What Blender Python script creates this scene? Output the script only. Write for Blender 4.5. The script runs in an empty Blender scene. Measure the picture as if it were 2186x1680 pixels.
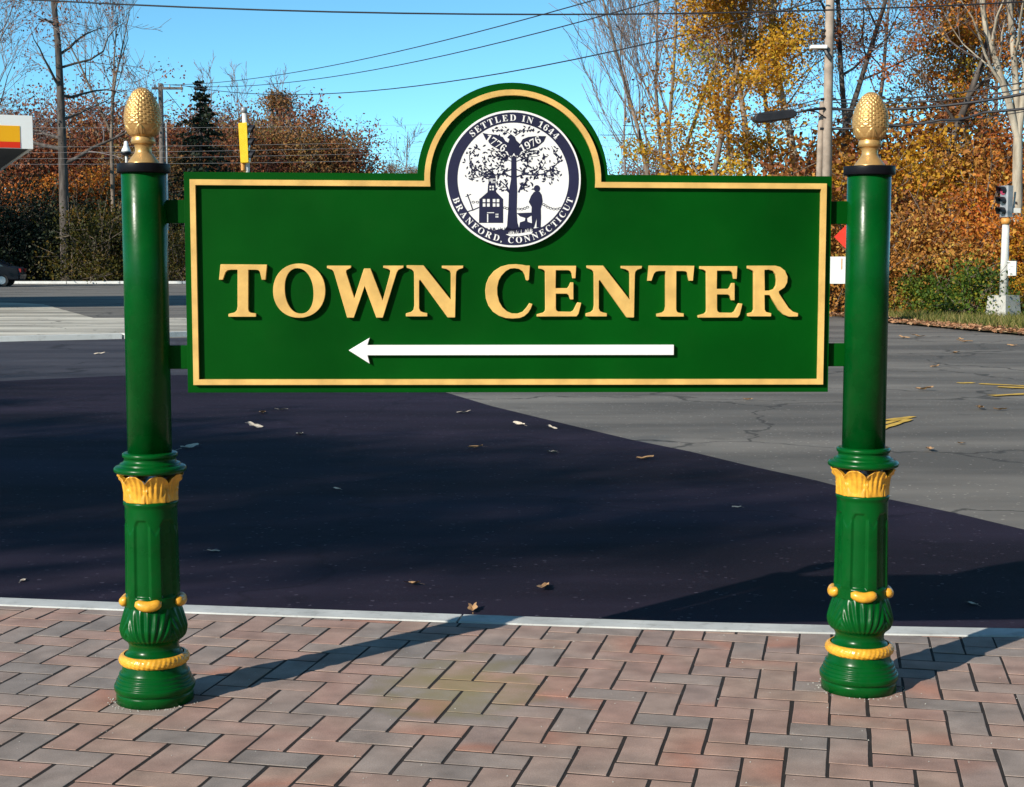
import bpy, bmesh, math, random
import numpy as np
from mathutils import Vector, Matrix
from mathutils.geometry import tessellate_polygon

# ------------------------------------------------------------------ camera, sky, sun, exposure
scene = bpy.context.scene
COL = scene.collection
EYE = 1.323                      # eye height above the paving
PITCH = 0.09018                  # camera looks down by 5.17 degrees
cam_data = bpy.data.cameras.new('camera')
cam_data.sensor_width = 36.0
cam_data.lens = 6000.0 / 4096.0 * 36.0
cam_data.clip_start = 0.05
cam_data.clip_end = 3000.0
cam = bpy.data.objects.new('camera', cam_data)
COL.objects.link(cam)
cam.location = (0, 0, EYE)
cam.rotation_euler = (math.pi / 2 - PITCH, 0, 0)
scene.camera = cam

SUN_EL = math.radians(27.5)
SUN_AZ = math.radians(225.0)     # clockwise from +Y: behind the camera, to its left
world = bpy.data.worlds.new('World')
scene.world = world
world.use_nodes = True
nt = world.node_tree
nt.nodes.clear()
wo = nt.nodes.new('ShaderNodeOutputWorld')
bg = nt.nodes.new('ShaderNodeBackground')
sky = nt.nodes.new('ShaderNodeTexSky')
sky.sky_type = 'NISHITA'
sky.sun_disc = False
sky.sun_elevation = SUN_EL
sky.sun_rotation = SUN_AZ
sky.altitude = 20.0
sky.air_density = 0.5
sky.dust_density = 0.0
sky.ozone_density = 3.0
bg.inputs['Strength'].default_value = 0.135
tintn = nt.nodes.new('ShaderNodeMix'); tintn.data_type = 'RGBA'; tintn.blend_type = 'MULTIPLY'
tintn.inputs['Factor'].default_value = 1.0
tintn.inputs['B'].default_value = (0.86, 1.36, 1.18, 1.0)      # the clear cyan of this sky, all round
nt.links.new(sky.outputs[0], tintn.inputs['A'])
nt.links.new(tintn.outputs['Result'], bg.inputs[0])
nt.links.new(bg.outputs[0], wo.inputs[0])

sun_data = bpy.data.lights.new('sun', 'SUN')
sun_data.energy = 5.0
sun_data.angle = math.radians(0.53)
sun_data.color = (1.0, 0.93, 0.82)
sun = bpy.data.objects.new('sun', sun_data)
COL.objects.link(sun)
sd = Vector((math.sin(SUN_AZ) * math.cos(SUN_EL), math.cos(SUN_AZ) * math.cos(SUN_EL), math.sin(SUN_EL)))
sun.rotation_euler = sd.to_track_quat('Z', 'Y').to_euler()
sun.location = (-20, -20, 20)

scene.view_settings.view_transform = 'Standard'
scene.view_settings.look = 'None'
scene.view_settings.gamma = 1.0
scene.view_settings.use_curve_mapping = False
scene.view_settings.exposure = 0.30

# ------------------------------------------------------------------ helpers
def bear(u, Y, v=550.0):
    """X of a point at depth Y on the bearing u (columns of a 2186 wide survey sheet), v = its elevation row."""
    yv = (840.0 - v) / 3202.1
    return Y * (u - 1093.0) / 3202.1 / (math.cos(PITCH) + yv * math.sin(PITCH))

def elev(v, Y):
    """height of a point at depth Y seen under the elevation row v of the survey sheet."""
    return EYE + Y * math.tan(math.atan((840.0 - v) / 3202.1) - PITCH)

def tag(o, label=None, cat=None, group=None, kind=None):
    if label: o['label'] = label
    if cat: o['category'] = cat
    if group: o['group'] = group
    if kind: o['kind'] = kind
    return o

def empty(name, loc=(0, 0, 0), rz=0.0, parent=None):
    o = bpy.data.objects.new(name, None)
    COL.objects.link(o)
    o.location = loc
    o.rotation_euler = (0, 0, rz)
    o.parent = parent
    o.empty_display_size = 0.2
    return o

def link(name, me, mats=None, parent=None, loc=(0, 0, 0), smooth=False):
    if mats is not None:
        for m in (mats if isinstance(mats, (list, tuple)) else [mats]):
            me.materials.append(m)
    if smooth:
        me.polygons.foreach_set('use_smooth', [True] * len(me.polygons))
    o = bpy.data.objects.new(name, me)
    COL.objects.link(o)
    o.parent = parent
    o.location = loc
    return o

def copy_tree(o, parent=None):
    c = o.copy()
    COL.objects.link(c)
    c.parent = parent
    for ch in list(o.children):
        copy_tree(ch, c)
    return c

class MB:
    """collects polygons, then links them as one mesh"""
    def __init__(s):
        s.v = []; s.f = []; s.m = []
    def add(s, vs, fs, mi=0):
        b = len(s.v)
        s.v += [tuple(p) for p in vs]
        s.f += [tuple(i + b for i in f) for f in fs]
        s.m += [mi] * len(fs)
        return s
    def box(s, x0, x1, y0, y1, z0, z1, mi=0):
        v = [(x, y, z) for z in (z0, z1) for y in (y0, y1) for x in (x0, x1)]
        return s.add(v, [(0, 2, 3, 1), (4, 5, 7, 6), (0, 1, 5, 4), (2, 6, 7, 3), (0, 4, 6, 2), (1, 3, 7, 5)], mi)
    def cbox(s, x0, x1, y0, y1, z0, z1, c, mi=0):
        """box whose upright edges are chamfered by c"""
        pl = [(x0 + c, y0), (x1 - c, y0), (x1, y0 + c), (x1, y1 - c), (x1 - c, y1), (x0 + c, y1), (x0, y1 - c), (x0, y0 + c)]
        return s.prism(pl, z0, z1, mi)
    def prism(s, poly, z0, z1, mi=0):
        n = len(poly)
        v = [(x, y, z0) for x, y in poly] + [(x, y, z1) for x, y in poly]
        f = [tuple(range(n - 1, -1, -1)), tuple(range(n, 2 * n))]
        f += [(i, (i + 1) % n, n + (i + 1) % n, n + i) for i in range(n)]
        return s.add(v, f, mi)
    def tube(s, pts, rad, n=8, mi=0, cap=True):
        pts = [Vector(p) for p in pts]
        if not isinstance(rad, (list, tuple)): rad = [rad] * len(pts)
        base = len(s.v)
        ref = None
        for i, p in enumerate(pts):
            d = (pts[min(i + 1, len(pts) - 1)] - pts[max(i - 1, 0)]).normalized()
            if ref is None:
                ref = d.orthogonal().normalized()
            else:
                ref = (ref - d * ref.dot(d)).normalized()
            b = d.cross(ref)
            for k in range(n):
                a = 2 * math.pi * k / n
                s.v.append(tuple(p + (ref * math.cos(a) + b * math.sin(a)) * rad[i]))
        for i in range(len(pts) - 1):
            for k in range(n):
                a0 = base + i * n + k; a1 = base + i * n + (k + 1) % n
                s.f.append((a0, a1, a1 + n, a0 + n)); s.m.append(mi)
        if cap:
            s.f.append(tuple(base + k for k in range(n - 1, -1, -1))); s.m.append(mi)
            e = base + (len(pts) - 1) * n
            s.f.append(tuple(e + k for k in range(n))); s.m.append(mi)
        return s
    def build(s, name, mats, parent=None, loc=(0, 0, 0), smooth=False):
        me = bpy.data.meshes.new(name)
        me.from_pydata(s.v, [], s.f)
        if isinstance(mats, (list, tuple)) and len(mats) > 1:
            me.polygons.foreach_set('material_index', s.m)
        me.update()
        return link(name, me, mats, parent, loc, smooth)

def bevel_obj(o, w, seg=2, angle=35):
    m = o.modifiers.new('bevel', 'BEVEL')
    m.width = w; m.segments = seg; m.limit_method = 'ANGLE'; m.angle_limit = math.radians(angle)
    return o

def lathe(name, prof, mat, parent=None, seg=64, mod=None, loc=(0, 0, 0), capped=True):
    """prof: (r, z) from top to bottom; mod(theta, z, r) -> (r, z)"""
    v = []; f = []
    n = len(prof)
    for r, z in prof:
        for k in range(seg):
            t = 2 * math.pi * k / seg
            rr, zz = (r, z) if mod is None else mod(t, z, r)
            v.append((rr * math.cos(t), rr * math.sin(t), zz))
    for i in range(n - 1):
        for k in range(seg):
            a = i * seg + k; b = i * seg + (k + 1) % seg
            f.append((a, a + seg, b + seg, b))
    if capped:
        f.append(tuple(range(seg))); f.append(tuple((n - 1) * seg + k for k in range(seg - 1, -1, -1)))
    me = bpy.data.meshes.new(name)
    me.from_pydata(v, [], f)
    me.update()
    return link(name, me, mat, parent, loc, True)

def dense(prof, step):
    out = [prof[0]]
    for (r0, z0), (r1, z1) in zip(prof, prof[1:]):
        k = max(1, int(math.hypot(r1 - r0, z1 - z0) / step))
        for i in range(1, k + 1):
            out.append((r0 + (r1 - r0) * i / k, z0 + (z1 - z0) * i / k))
    return out

def smooth_prof(prof, sub=4):
    """Catmull-Rom through profile points"""
    P = [prof[0]] + list(prof) + [prof[-1]]
    out = []
    for i in range(1, len(P) - 2):
        p0, p1, p2, p3 = P[i - 1], P[i], P[i + 1], P[i + 2]
        for k in range(sub):
            t = k / sub
            out.append(tuple(0.5 * (2 * p1[j] + (p2[j] - p0[j]) * t + (2 * p0[j] - 5 * p1[j] + 4 * p2[j] - p3[j]) * t * t
                                    + (3 * p1[j] - p0[j] - 3 * p2[j] + p3[j]) * t ** 3) for j in (0, 1)))
    out.append(prof[-1])
    return [(max(r, 0.0004), z) for r, z in out]

def relief(loops, y_front, depth, mi=0, mb=None):
    """upright letter-like plate in the x,z plane, its face towards -y"""
    mb = mb or MB()
    vs = [[Vector((x, z, 0)) for x, z in lp] for lp in loops]
    flat = [p for lp in loops for p in lp]
    tris = tessellate_polygon(vs)
    def area(t):
        a, b, c = (flat[i] for i in t)
        return (b[0] - a[0]) * (c[1] - a[1]) - (c[0] - a[0]) * (b[1] - a[1])
    n = len(flat)
    v = [(x, y_front, z) for x, z in flat] + [(x, y_front + depth, z) for x, z in flat]
    f = []
    for t in tris:
        t = tuple(t)
        if area(t) < 0: t = t[::-1]
        f.append(t)
    b = 0
    for li, lp in enumerate(loops):
        k = len(lp)
        s = sum(lp[i][0] * lp[(i + 1) % k][1] - lp[(i + 1) % k][0] * lp[i][1] for i in range(k))
        ccw = (s > 0) == (li == 0)
        for i in range(k):
            a, c = b + i, b + (i + 1) % k
            f.append((a, n + a, n + c, c) if ccw else (c, n + c, n + a, a))
        b += k
    mb.add(v, f, mi)
    return mb

# ------------------------------------------------------------------ materials
def new_mat(name):
    m = bpy.data.materials.new(name)
    m.use_nodes = True
    return m, m.node_tree, m.node_tree.nodes['Principled BSDF']

def N(t, kind, **kw):
    n = t.nodes.new(kind)
    for k, v in kw.items():
        setattr(n, k, v)
    return n

def paint(name, col, rough=0.4, var=0.10, scale=6.0, bump=0.0, bscale=200.0, metal=0.0, coat=0.0, dirt=0.0, spec=0.5, coord='Object'):
    m, t, p = new_mat(name)
    tc = N(t, 'ShaderNodeTexCoord')
    no = N(t, 'ShaderNodeTexNoise'); no.inputs['Scale'].default_value = scale; no.inputs['Detail'].default_value = 6.0
    t.links.new(tc.outputs[coord], no.inputs['Vector'])
    r = N(t, 'ShaderNodeValToRGB')
    r.color_ramp.elements[0].position = 0.3; r.color_ramp.elements[1].position = 0.7
    r.color_ramp.elements[0].color = tuple(c * (1 - var) for c in col) + (1,)
    r.color_ramp.elements[1].color = tuple(min(1, c * (1 + var)) for c in col) + (1,)
    t.links.new(no.outputs['Fac'], r.inputs['Fac'])
    out = r.outputs['Color']
    if dirt > 0:
        n2 = N(t, 'ShaderNodeTexNoise'); n2.inputs['Scale'].default_value = scale * 3.1; n2.inputs['Detail'].default_value = 9.0
        n2.inputs['Roughness'].default_value = 0.7
        t.links.new(tc.outputs[coord], n2.inputs['Vector'])
        mr = N(t, 'ShaderNodeMapRange'); mr.inputs['From Min'].default_value = 0.52; mr.inputs['From Max'].default_value = 0.75
        mr.inputs['To Max'].default_value = dirt
        t.links.new(n2.outputs['Fac'], mr.inputs['Value'])
        mx = N(t, 'ShaderNodeMix', data_type='RGBA'); mx.inputs['B'].default_value = (0.10, 0.085, 0.065, 1)
        t.links.new(mr.outputs[0], mx.inputs['Factor']); t.links.new(out, mx.inputs['A'])
        out = mx.outputs['Result']
    t.links.new(out, p.inputs['Base Color'])
    rr = N(t, 'ShaderNodeMapRange'); rr.inputs['To Min'].default_value = max(0.02, rough - 0.08); rr.inputs['To Max'].default_value = rough + 0.08
    t.links.new(no.outputs['Fac'], rr.inputs['Value']); t.links.new(rr.outputs[0], p.inputs['Roughness'])
    p.inputs['Metallic'].default_value = metal
    p.inputs['Coat Weight'].default_value = coat
    p.inputs['Coat Roughness'].default_value = 0.08
    p.inputs['Specular IOR Level'].default_value = spec
    if bump > 0:
        nb = N(t, 'ShaderNodeTexNoise'); nb.inputs['Scale'].default_value = bscale; nb.inputs['Detail'].default_value = 4.0
        t.links.new(tc.outputs[coord], nb.inputs['Vector'])
        b = N(t, 'ShaderNodeBump'); b.inputs['Strength'].default_value = bump; b.inputs['Distance'].default_value = 0.002
        t.links.new(nb.outputs['Fac'], b.inputs['Height']); t.links.new(b.outputs[0], p.inputs['Normal'])
    return m

M = {}
M['post_green'] = paint('post_green', (0.0004, 0.068, 0.009), 0.28, 0.20, 9.0, 0.22, 45, spec=0.18, dirt=0.06)
M['sign_green'] = paint('sign_green', (0.0003, 0.058, 0.0035), 0.46, 0.28, 2.2, 0.10, 70, spec=0.08, dirt=0.015)
M['gold_leaf'] = paint('gold_leaf', (0.72, 0.45, 0.135), 0.42, 0.17, 18, 0.12, 120, dirt=0.05)
M['gold_cast'] = paint('gold_cast', (0.74, 0.36, 0.030), 0.36, 0.22, 40, 0.35, 90, coat=0.15, dirt=0.22)
M['gold_finial'] = paint('gold_finial', (0.64, 0.385, 0.140), 0.34, 0.15, 30, 0.12, 120, metal=0.5)
M['cap_black'] = paint('cap_black', (0.006, 0.006, 0.009), 0.45, 0.2, 20, spec=0.15)
M['sign_white'] = paint('sign_white', (0.86, 0.86, 0.84), 0.45, 0.03, 8)
M['navy'] = paint('navy', (0.010, 0.011, 0.045), 0.5, 0.2, 8)
M['wood_pole'] = paint('wood_pole', (0.34, 0.27, 0.21), 0.8, 0.25, 5, 0.4, 40)
M['wood_pole_dark'] = paint('wood_pole_dark', (0.12, 0.10, 0.085), 0.85, 0.25, 5)
M['cable'] = paint('cable', (0.018, 0.018, 0.022), 0.6, 0.1, 3)
M['cable_grey'] = paint('cable_grey', (0.22, 0.22, 0.22), 0.5, 0.1, 3)
M['metal_grey'] = paint('metal_grey', (0.30, 0.31, 0.32), 0.45, 0.15, 6, metal=0.3)
M['metal_pale'] = paint('metal_pale', (0.62, 0.62, 0.58), 0.45, 0.12, 6)
M['black_metal'] = paint('black_metal', (0.015, 0.015, 0.018), 0.45, 0.2, 6)
M['signal_yellow'] = paint('signal_yellow', (0.85, 0.52, 0.01), 0.4, 0.08, 6)
M['orange_band'] = paint('orange_band', (0.62, 0.28, 0.06), 0.5, 0.15, 12)
M['road_red'] = paint('road_red', (0.78, 0.05, 0.025), 0.45, 0.06, 6)
M['lens_red'] = paint('lens_red', (0.35, 0.04, 0.09), 0.25, 0.1, 6)
M['lens_dark'] = paint('lens_dark', (0.05, 0.07, 0.08), 0.2, 0.1, 6)
M['concrete'] = paint('concrete', (0.42, 0.41, 0.37), 0.85, 0.14, 6, 0.3, 120, dirt=0.35)
M['canopy_white'] = paint('canopy_white', (0.84, 0.84, 0.80), 0.4, 0.02, 1)
M['canopy_yellow'] = paint('canopy_yellow', (0.88, 0.42, 0.004), 0.4, 0.03, 1)
M['canopy_red'] = paint('canopy_red', (0.75, 0.03, 0.004), 0.4, 0.03, 1)
M['dark_trim'] = paint('dark_trim', (0.03, 0.03, 0.03), 0.6, 0.2, 2)
M['siding'] = paint('siding', (0.10, 0.085, 0.075), 0.7, 0.2, 2)
M['car_paint'] = paint('car_paint', (0.005, 0.006, 0.010), 0.4, 0.1, 3, coat=0.1, spec=0.2)
M['glass'] = paint('glass', (0.02, 0.03, 0.05), 0.05, 0.1, 3, spec=1.0)
M['tyre'] = paint('tyre', (0.012, 0.012, 0.012), 0.8, 0.1, 10)
M['rim'] = paint('rim', (0.4, 0.4, 0.42), 0.3, 0.1, 10, metal=0.8)
M['tail_lamp'] = paint('tail_lamp', (0.3, 0.01, 0.01), 0.2, 0.1, 10)

def bark(name, a, b, scale=6.0):
    m, t, p = new_mat(name)
    tc = N(t, 'ShaderNodeTexCoord')
    mp = N(t, 'ShaderNodeMapping'); mp.inputs['Scale'].default_value = (1, 1, 0.22)
    no = N(t, 'ShaderNodeTexNoise'); no.inputs['Scale'].default_value = scale; no.inputs['Detail'].default_value = 8
    r = N(t, 'ShaderNodeValToRGB'); r.color_ramp.elements[0].position = 0.35; r.color_ramp.elements[1].position = 0.68
    r.color_ramp.elements[0].color = a + (1,); r.color_ramp.elements[1].color = b + (1,)
    bu = N(t, 'ShaderNodeBump'); bu.inputs['Strength'].default_value = 0.6; bu.inputs['Distance'].default_value = 0.03
    t.links.new(tc.outputs['Object'], mp.inputs[0]); t.links.new(mp.outputs[0], no.inputs['Vector'])
    t.links.new(no.outputs['Fac'], r.inputs[0]); t.links.new(r.outputs[0], p.inputs['Base Color'])
    t.links.new(no.outputs['Fac'], bu.inputs['Height']); t.links.new(bu.outputs[0], p.inputs['Normal'])
    p.inputs['Roughness'].default_value = 0.9
    return m
M['bark_dark'] = bark('bark_dark', (0.035, 0.028, 0.024), (0.12, 0.10, 0.085))
M['bark_brown'] = bark('bark_brown', (0.10, 0.075, 0.055), (0.26, 0.20, 0.15))
M['bark_pale'] = bark('bark_pale', (0.22, 0.18, 0.13), (0.50, 0.44, 0.34))
M['twig'] = bark('twig', (0.14, 0.11, 0.10), (0.31, 0.25, 0.23), 2.0)

def leafmat(name, cols, trans=0.3):
    """cols: ramp over the per-leaf attribute 'tint'"""
    m, t, p = new_mat(name)
    at = N(t, 'ShaderNodeAttribute', attribute_name='tint')
    r = N(t, 'ShaderNodeValToRGB')
    cr = r.color_ramp
    while len(cr.elements) < len(cols): cr.elements.new(0.5)
    for i, c in enumerate(cols):
        cr.elements[i].position = i / (len(cols) - 1); cr.elements[i].color = tuple(c) + (1,)
    t.links.new(at.outputs['Fac'], r.inputs['Fac'])
    t.links.new(r.outputs[0], p.inputs['Base Color'])
    p.inputs['Roughness'].default_value = 0.6
    p.inputs['Specular IOR Level'].default_value = 0.25
    tr = N(t, 'ShaderNodeBsdfTranslucent'); t.links.new(r.outputs[0], tr.inputs['Color'])
    mx = N(t, 'ShaderNodeMixShader'); mx.inputs[0].default_value = trans
    t.links.new(p.outputs[0], mx.inputs[1]); t.links.new(tr.outputs[0], mx.inputs[2])
    t.links.new(mx.outputs[0], t.nodes['Material Output'].inputs['Surface'])
    return m
LEAF = {
 'gold': leafmat('leaf_gold', [(0.30, 0.11, 0.012), (0.50, 0.24, 0.018), (0.62, 0.36, 0.03), (0.34, 0.30, 0.03)]),
 'orange': leafmat('leaf_orange', [(0.26, 0.065, 0.014), (0.52, 0.15, 0.02), (0.64, 0.27, 0.04), (0.58, 0.36, 0.06)]),
 'russet': leafmat('leaf_russet', [(0.10, 0.030, 0.020), (0.23, 0.065, 0.032), (0.34, 0.12, 0.045), (0.28, 0.16, 0.05)]),
 'brown': leafmat('leaf_brown', [(0.16, 0.060, 0.016), (0.40, 0.160, 0.032), (0.56, 0.28, 0.065), (0.46, 0.33, 0.05)]),
 'red': leafmat('leaf_red', [(0.26, 0.04, 0.012), (0.52, 0.10, 0.015), (0.62, 0.19, 0.025), (0.52, 0.26, 0.04)]),
 'green': leafmat('leaf_green', [(0.012, 0.030, 0.006), (0.035, 0.080, 0.010), (0.09, 0.15, 0.016), (0.32, 0.26, 0.025)]),
 'olive': leafmat('leaf_olive', [(0.010, 0.012, 0.003), (0.028, 0.030, 0.005), (0.075, 0.070, 0.008), (0.15, 0.085, 0.012)]),
 'evergreen': leafmat('leaf_evergreen', [(0.006, 0.010, 0.005), (0.011, 0.020, 0.009), (0.020, 0.032, 0.014), (0.040, 0.040, 0.014)], 0.1),
 'plum': leafmat('leaf_plum', [(0.12, 0.06, 0.06), (0.22, 0.12, 0.11), (0.30, 0.17, 0.12), (0.24, 0.14, 0.06)]),
}
LETTERS=[
('T',[[(-851.5,1304.4),(-716.7,1303.5),(-721.7,1259.0),(-732.8,1259.0),(-737.6,1282.1),(-741.8,1286.9),(-750.3,1288.1),(-770.8,1288.2),(-772.9,1174.1),(-771.0,1166.4),(-765.9,1162.9),(-750.5,1160.6),(-750.7,1151.3),(-831.1,1151.5),(-831.0,1159.6),(-813.8,1163.5),(-806.9,1169.0),(-804.1,1181.0),(-802.4,1288.2),(-822.0,1288.2),(-831.4,1286.5),(-837.4,1280.5),(-845.5,1259.1),(-856.6,1259.1)]]),
('O',[[(-548.2,1227.2),(-549.0,1215.7),(-550.9,1205.2),(-554.1,1195.2),(-558.4,1186.0),(-563.8,1177.5),(-570.3,1170.0),(-577.6,1163.4),(-585.8,1157.8),(-594.7,1153.4),(-604.3,1150.3),(-614.4,1148.3),(-625.4,1147.7),(-636.4,1148.4),(-646.5,1150.4),(-655.9,1153.6),(-664.7,1158.0),(-672.7,1163.5),(-679.9,1170.2),(-686.1,1177.8),(-691.3,1186.2),(-695.3,1195.5),(-698.3,1205.4),(-699.9,1215.9),(-700.4,1227.4),(-699.6,1238.8),(-697.6,1249.3),(-694.4,1259.2),(-690.1,1268.4),(-684.7,1276.8),(-678.3,1284.4),(-671.0,1290.9),(-662.8,1296.4),(-653.9,1300.8),(-644.4,1304.0),(-634.4,1305.9),(-623.4,1306.5),(-612.4,1305.9),(-602.4,1304.0),(-592.9,1300.8),(-584.2,1296.4),(-576.1,1290.9),(-568.9,1284.3),(-562.7,1276.7),(-557.5,1268.3),(-553.4,1259.1),(-550.5,1249.2),(-548.7,1238.7)],[(-582.8,1226.4),(-582.6,1216.4),(-583.0,1207.5),(-584.1,1199.2),(-585.9,1191.5),(-588.3,1184.5),(-591.3,1178.2),(-594.8,1172.8),(-598.9,1168.2),(-603.5,1164.6),(-608.5,1162.0),(-614.0,1160.5),(-620.2,1160.0),(-626.6,1160.5),(-632.2,1162.1),(-637.6,1164.7),(-642.7,1168.3),(-647.4,1172.9),(-651.6,1178.3),(-655.5,1184.6),(-658.8,1191.6),(-661.5,1199.3),(-663.6,1207.6),(-665.2,1216.5),(-666.0,1226.5),(-666.2,1236.5),(-665.7,1245.3),(-664.6,1253.6),(-662.8,1261.3),(-660.4,1268.2),(-657.4,1274.5),(-653.9,1279.9),(-649.8,1284.4),(-645.2,1288.0),(-640.2,1290.6),(-634.8,1292.2),(-628.5,1292.7),(-622.3,1292.2),(-616.6,1290.6),(-611.2,1288.0),(-606.2,1284.4),(-601.5,1279.9),(-597.2,1274.4),(-593.4,1268.2),(-590.1,1261.2),(-587.3,1253.5),(-585.1,1245.3),(-583.6,1236.4)]]),
('W',[[(-542.6,1300.4),(-471.6,1300.4),(-472.6,1294.0),(-485.7,1287.0),(-486.8,1281.0),(-463.5,1204.6),(-434.6,1292.0),(-415.5,1292.0),(-380.5,1198.4),(-358.4,1277.9),(-357.4,1285.9),(-363.4,1289.9),(-378.4,1294.0),(-378.3,1300.4),(-318.1,1300.4),(-319.1,1293.9),(-333.2,1287.9),(-338.3,1280.9),(-380.5,1147.4),(-399.7,1147.5),(-433.0,1240.8),(-466.0,1147.6),(-485.1,1147.7),(-522.8,1282.0),(-527.7,1288.0),(-542.7,1293.0)]]),
('N',[[(-310.0,1301.4),(-259.8,1300.9),(-180.5,1200.2),(-180.2,1277.8),(-183.2,1284.8),(-192.3,1289.9),(-206.4,1292.9),(-206.4,1300.3),(-142.8,1300.3),(-143.9,1292.9),(-157.0,1288.8),(-163.1,1282.8),(-165.1,1271.7),(-168.2,1147.6),(-189.8,1147.6),(-270.0,1258.7),(-273.1,1255.7),(-273.5,1175.1),(-269.5,1166.0),(-261.5,1162.9),(-249.4,1160.5),(-249.4,1151.2),(-313.0,1151.3),(-312.9,1160.0),(-297.8,1164.0),(-290.7,1170.1),(-288.0,1183.2),(-288.1,1275.8),(-289.0,1282.9),(-295.0,1288.9),(-309.1,1293.9)]]),
('C',[[(53.5,1300.4),(50.5,1258.9),(46.1,1255.7),(41.6,1257.5),(37.9,1272.3),(31.9,1283.4),(21.5,1290.0),(8.1,1292.3),(-5.3,1290.8),(-18.6,1283.4),(-30.5,1270.8),(-38.7,1256.0),(-43.2,1235.3),(-42.5,1214.6),(-37.3,1193.8),(-27.6,1177.5),(-14.2,1165.5),(0.7,1159.3),(17.1,1158.8),(32.0,1164.0),(43.9,1177.3),(52.1,1189.9),(61.0,1187.0),(55.8,1172.8),(48.4,1161.0),(36.5,1150.6),(23.1,1145.4),(2.2,1143.9),(-18.7,1145.5),(-38.0,1152.2),(-55.9,1164.1),(-69.3,1182.0),(-76.7,1202.8),(-78.8,1226.5),(-75.8,1247.2),(-67.6,1266.4),(-52.8,1284.2),(-32.0,1297.5),(-9.7,1303.4),(12.6,1304.5),(31.9,1302.6),(42.3,1300.4)]]),
('E',[[(78.8,1299.6),(190.6,1299.6),(188.5,1262.5),(179.5,1262.5),(177.2,1276.6),(173.5,1283.3),(167.5,1286.3),(130.2,1286.3),(129.6,1233.6),(164.7,1233.6),(169.1,1239.5),(173.6,1250.7),(182.5,1250.7),(182.7,1200.1),(173.0,1200.2),(168.5,1212.8),(163.2,1217.0),(130.4,1217.3),(130.5,1175.7),(132.0,1168.2),(138.0,1164.5),(175.4,1163.7),(182.8,1168.1),(194.7,1191.9),(206.0,1190.4),(197.9,1157.7),(191.9,1149.9),(73.8,1149.7),(73.8,1156.4),(93.2,1161.6),(98.4,1166.8),(99.1,1175.7),(98.2,1281.1),(96.7,1285.6),(90.0,1289.3),(78.8,1291.5)]]),
('N',[[(220.9,1300.5),(270.7,1300.1),(350.3,1199.1),(349.7,1276.9),(346.7,1283.9),(337.6,1289.0),(323.6,1292.0),(323.6,1299.4),(386.5,1299.4),(385.6,1292.0),(372.6,1287.9),(366.6,1281.9),(364.7,1270.8),(363.1,1146.4),(341.6,1146.5),(261.0,1257.8),(258.0,1254.7),(258.4,1174.0),(262.5,1164.9),(270.5,1161.8),(282.5,1159.3),(282.6,1150.0),(219.6,1150.2),(219.6,1158.9),(234.5,1162.9),(241.5,1168.9),(244.0,1182.1),(243.0,1274.9),(241.9,1282.0),(235.9,1288.0),(222.0,1293.0)]]),
('T',[[(407.0,1300.4),(541.9,1299.5),(538.1,1255.5),(527.0,1255.5),(521.6,1278.4),(517.3,1283.1),(508.7,1284.3),(488.2,1284.3),(489.0,1171.6),(491.1,1164.0),(496.3,1160.6),(511.7,1158.3),(511.8,1149.2),(431.3,1149.3),(431.2,1157.3),(448.3,1161.2),(455.1,1166.6),(457.6,1178.5),(456.6,1284.4),(436.9,1284.4),(427.6,1282.7),(421.7,1276.8),(414.2,1255.6),(403.1,1255.6)]]),
('E',[[(558.7,1298.4),(671.7,1298.3),(669.9,1260.5),(660.9,1260.5),(658.4,1274.9),(654.6,1281.7),(648.5,1284.7),(610.8,1284.8),(610.7,1231.0),(646.2,1231.0),(650.6,1237.1),(655.0,1248.4),(664.1,1248.4),(664.8,1196.8),(654.9,1196.9),(650.2,1209.8),(644.9,1214.0),(611.7,1214.4),(612.2,1171.9),(613.8,1164.3),(619.9,1160.5),(657.7,1159.6),(665.2,1164.2),(677.0,1188.5),(688.3,1186.9),(680.5,1153.5),(674.5,1145.6),(555.2,1145.4),(555.1,1152.3),(574.7,1157.5),(579.9,1162.8),(580.5,1171.9),(578.5,1279.5),(577.0,1284.0),(570.1,1287.8),(558.8,1290.1)]]),
('R',[[(701.7,1299.9),(784.8,1299.9),(800.7,1296.0),(815.1,1285.0),(823.4,1266.3),(822.1,1249.1),(814.4,1235.0),(797.1,1223.3),(798.8,1216.2),(828.1,1173.9),(841.0,1162.9),(857.0,1158.1),(856.4,1148.7),(828.5,1148.0),(812.5,1154.3),(798.0,1167.6),(770.4,1211.6),(765.6,1212.8),(754.5,1212.8),(755.9,1169.3),(760.0,1162.2),(775.9,1158.3),(775.3,1149.2),(704.7,1149.3),(704.6,1157.6),(718.8,1161.5),(722.6,1169.4),(721.0,1278.8),(718.6,1284.3),(710.6,1288.2),(701.9,1291.3)],[(753.3,1286.6),(766.0,1287.9),(778.7,1284.3),(787.6,1272.6),(790.2,1256.9),(788.9,1241.3),(782.7,1230.3),(770.1,1225.7),(755.1,1225.7)]]),
]
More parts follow.
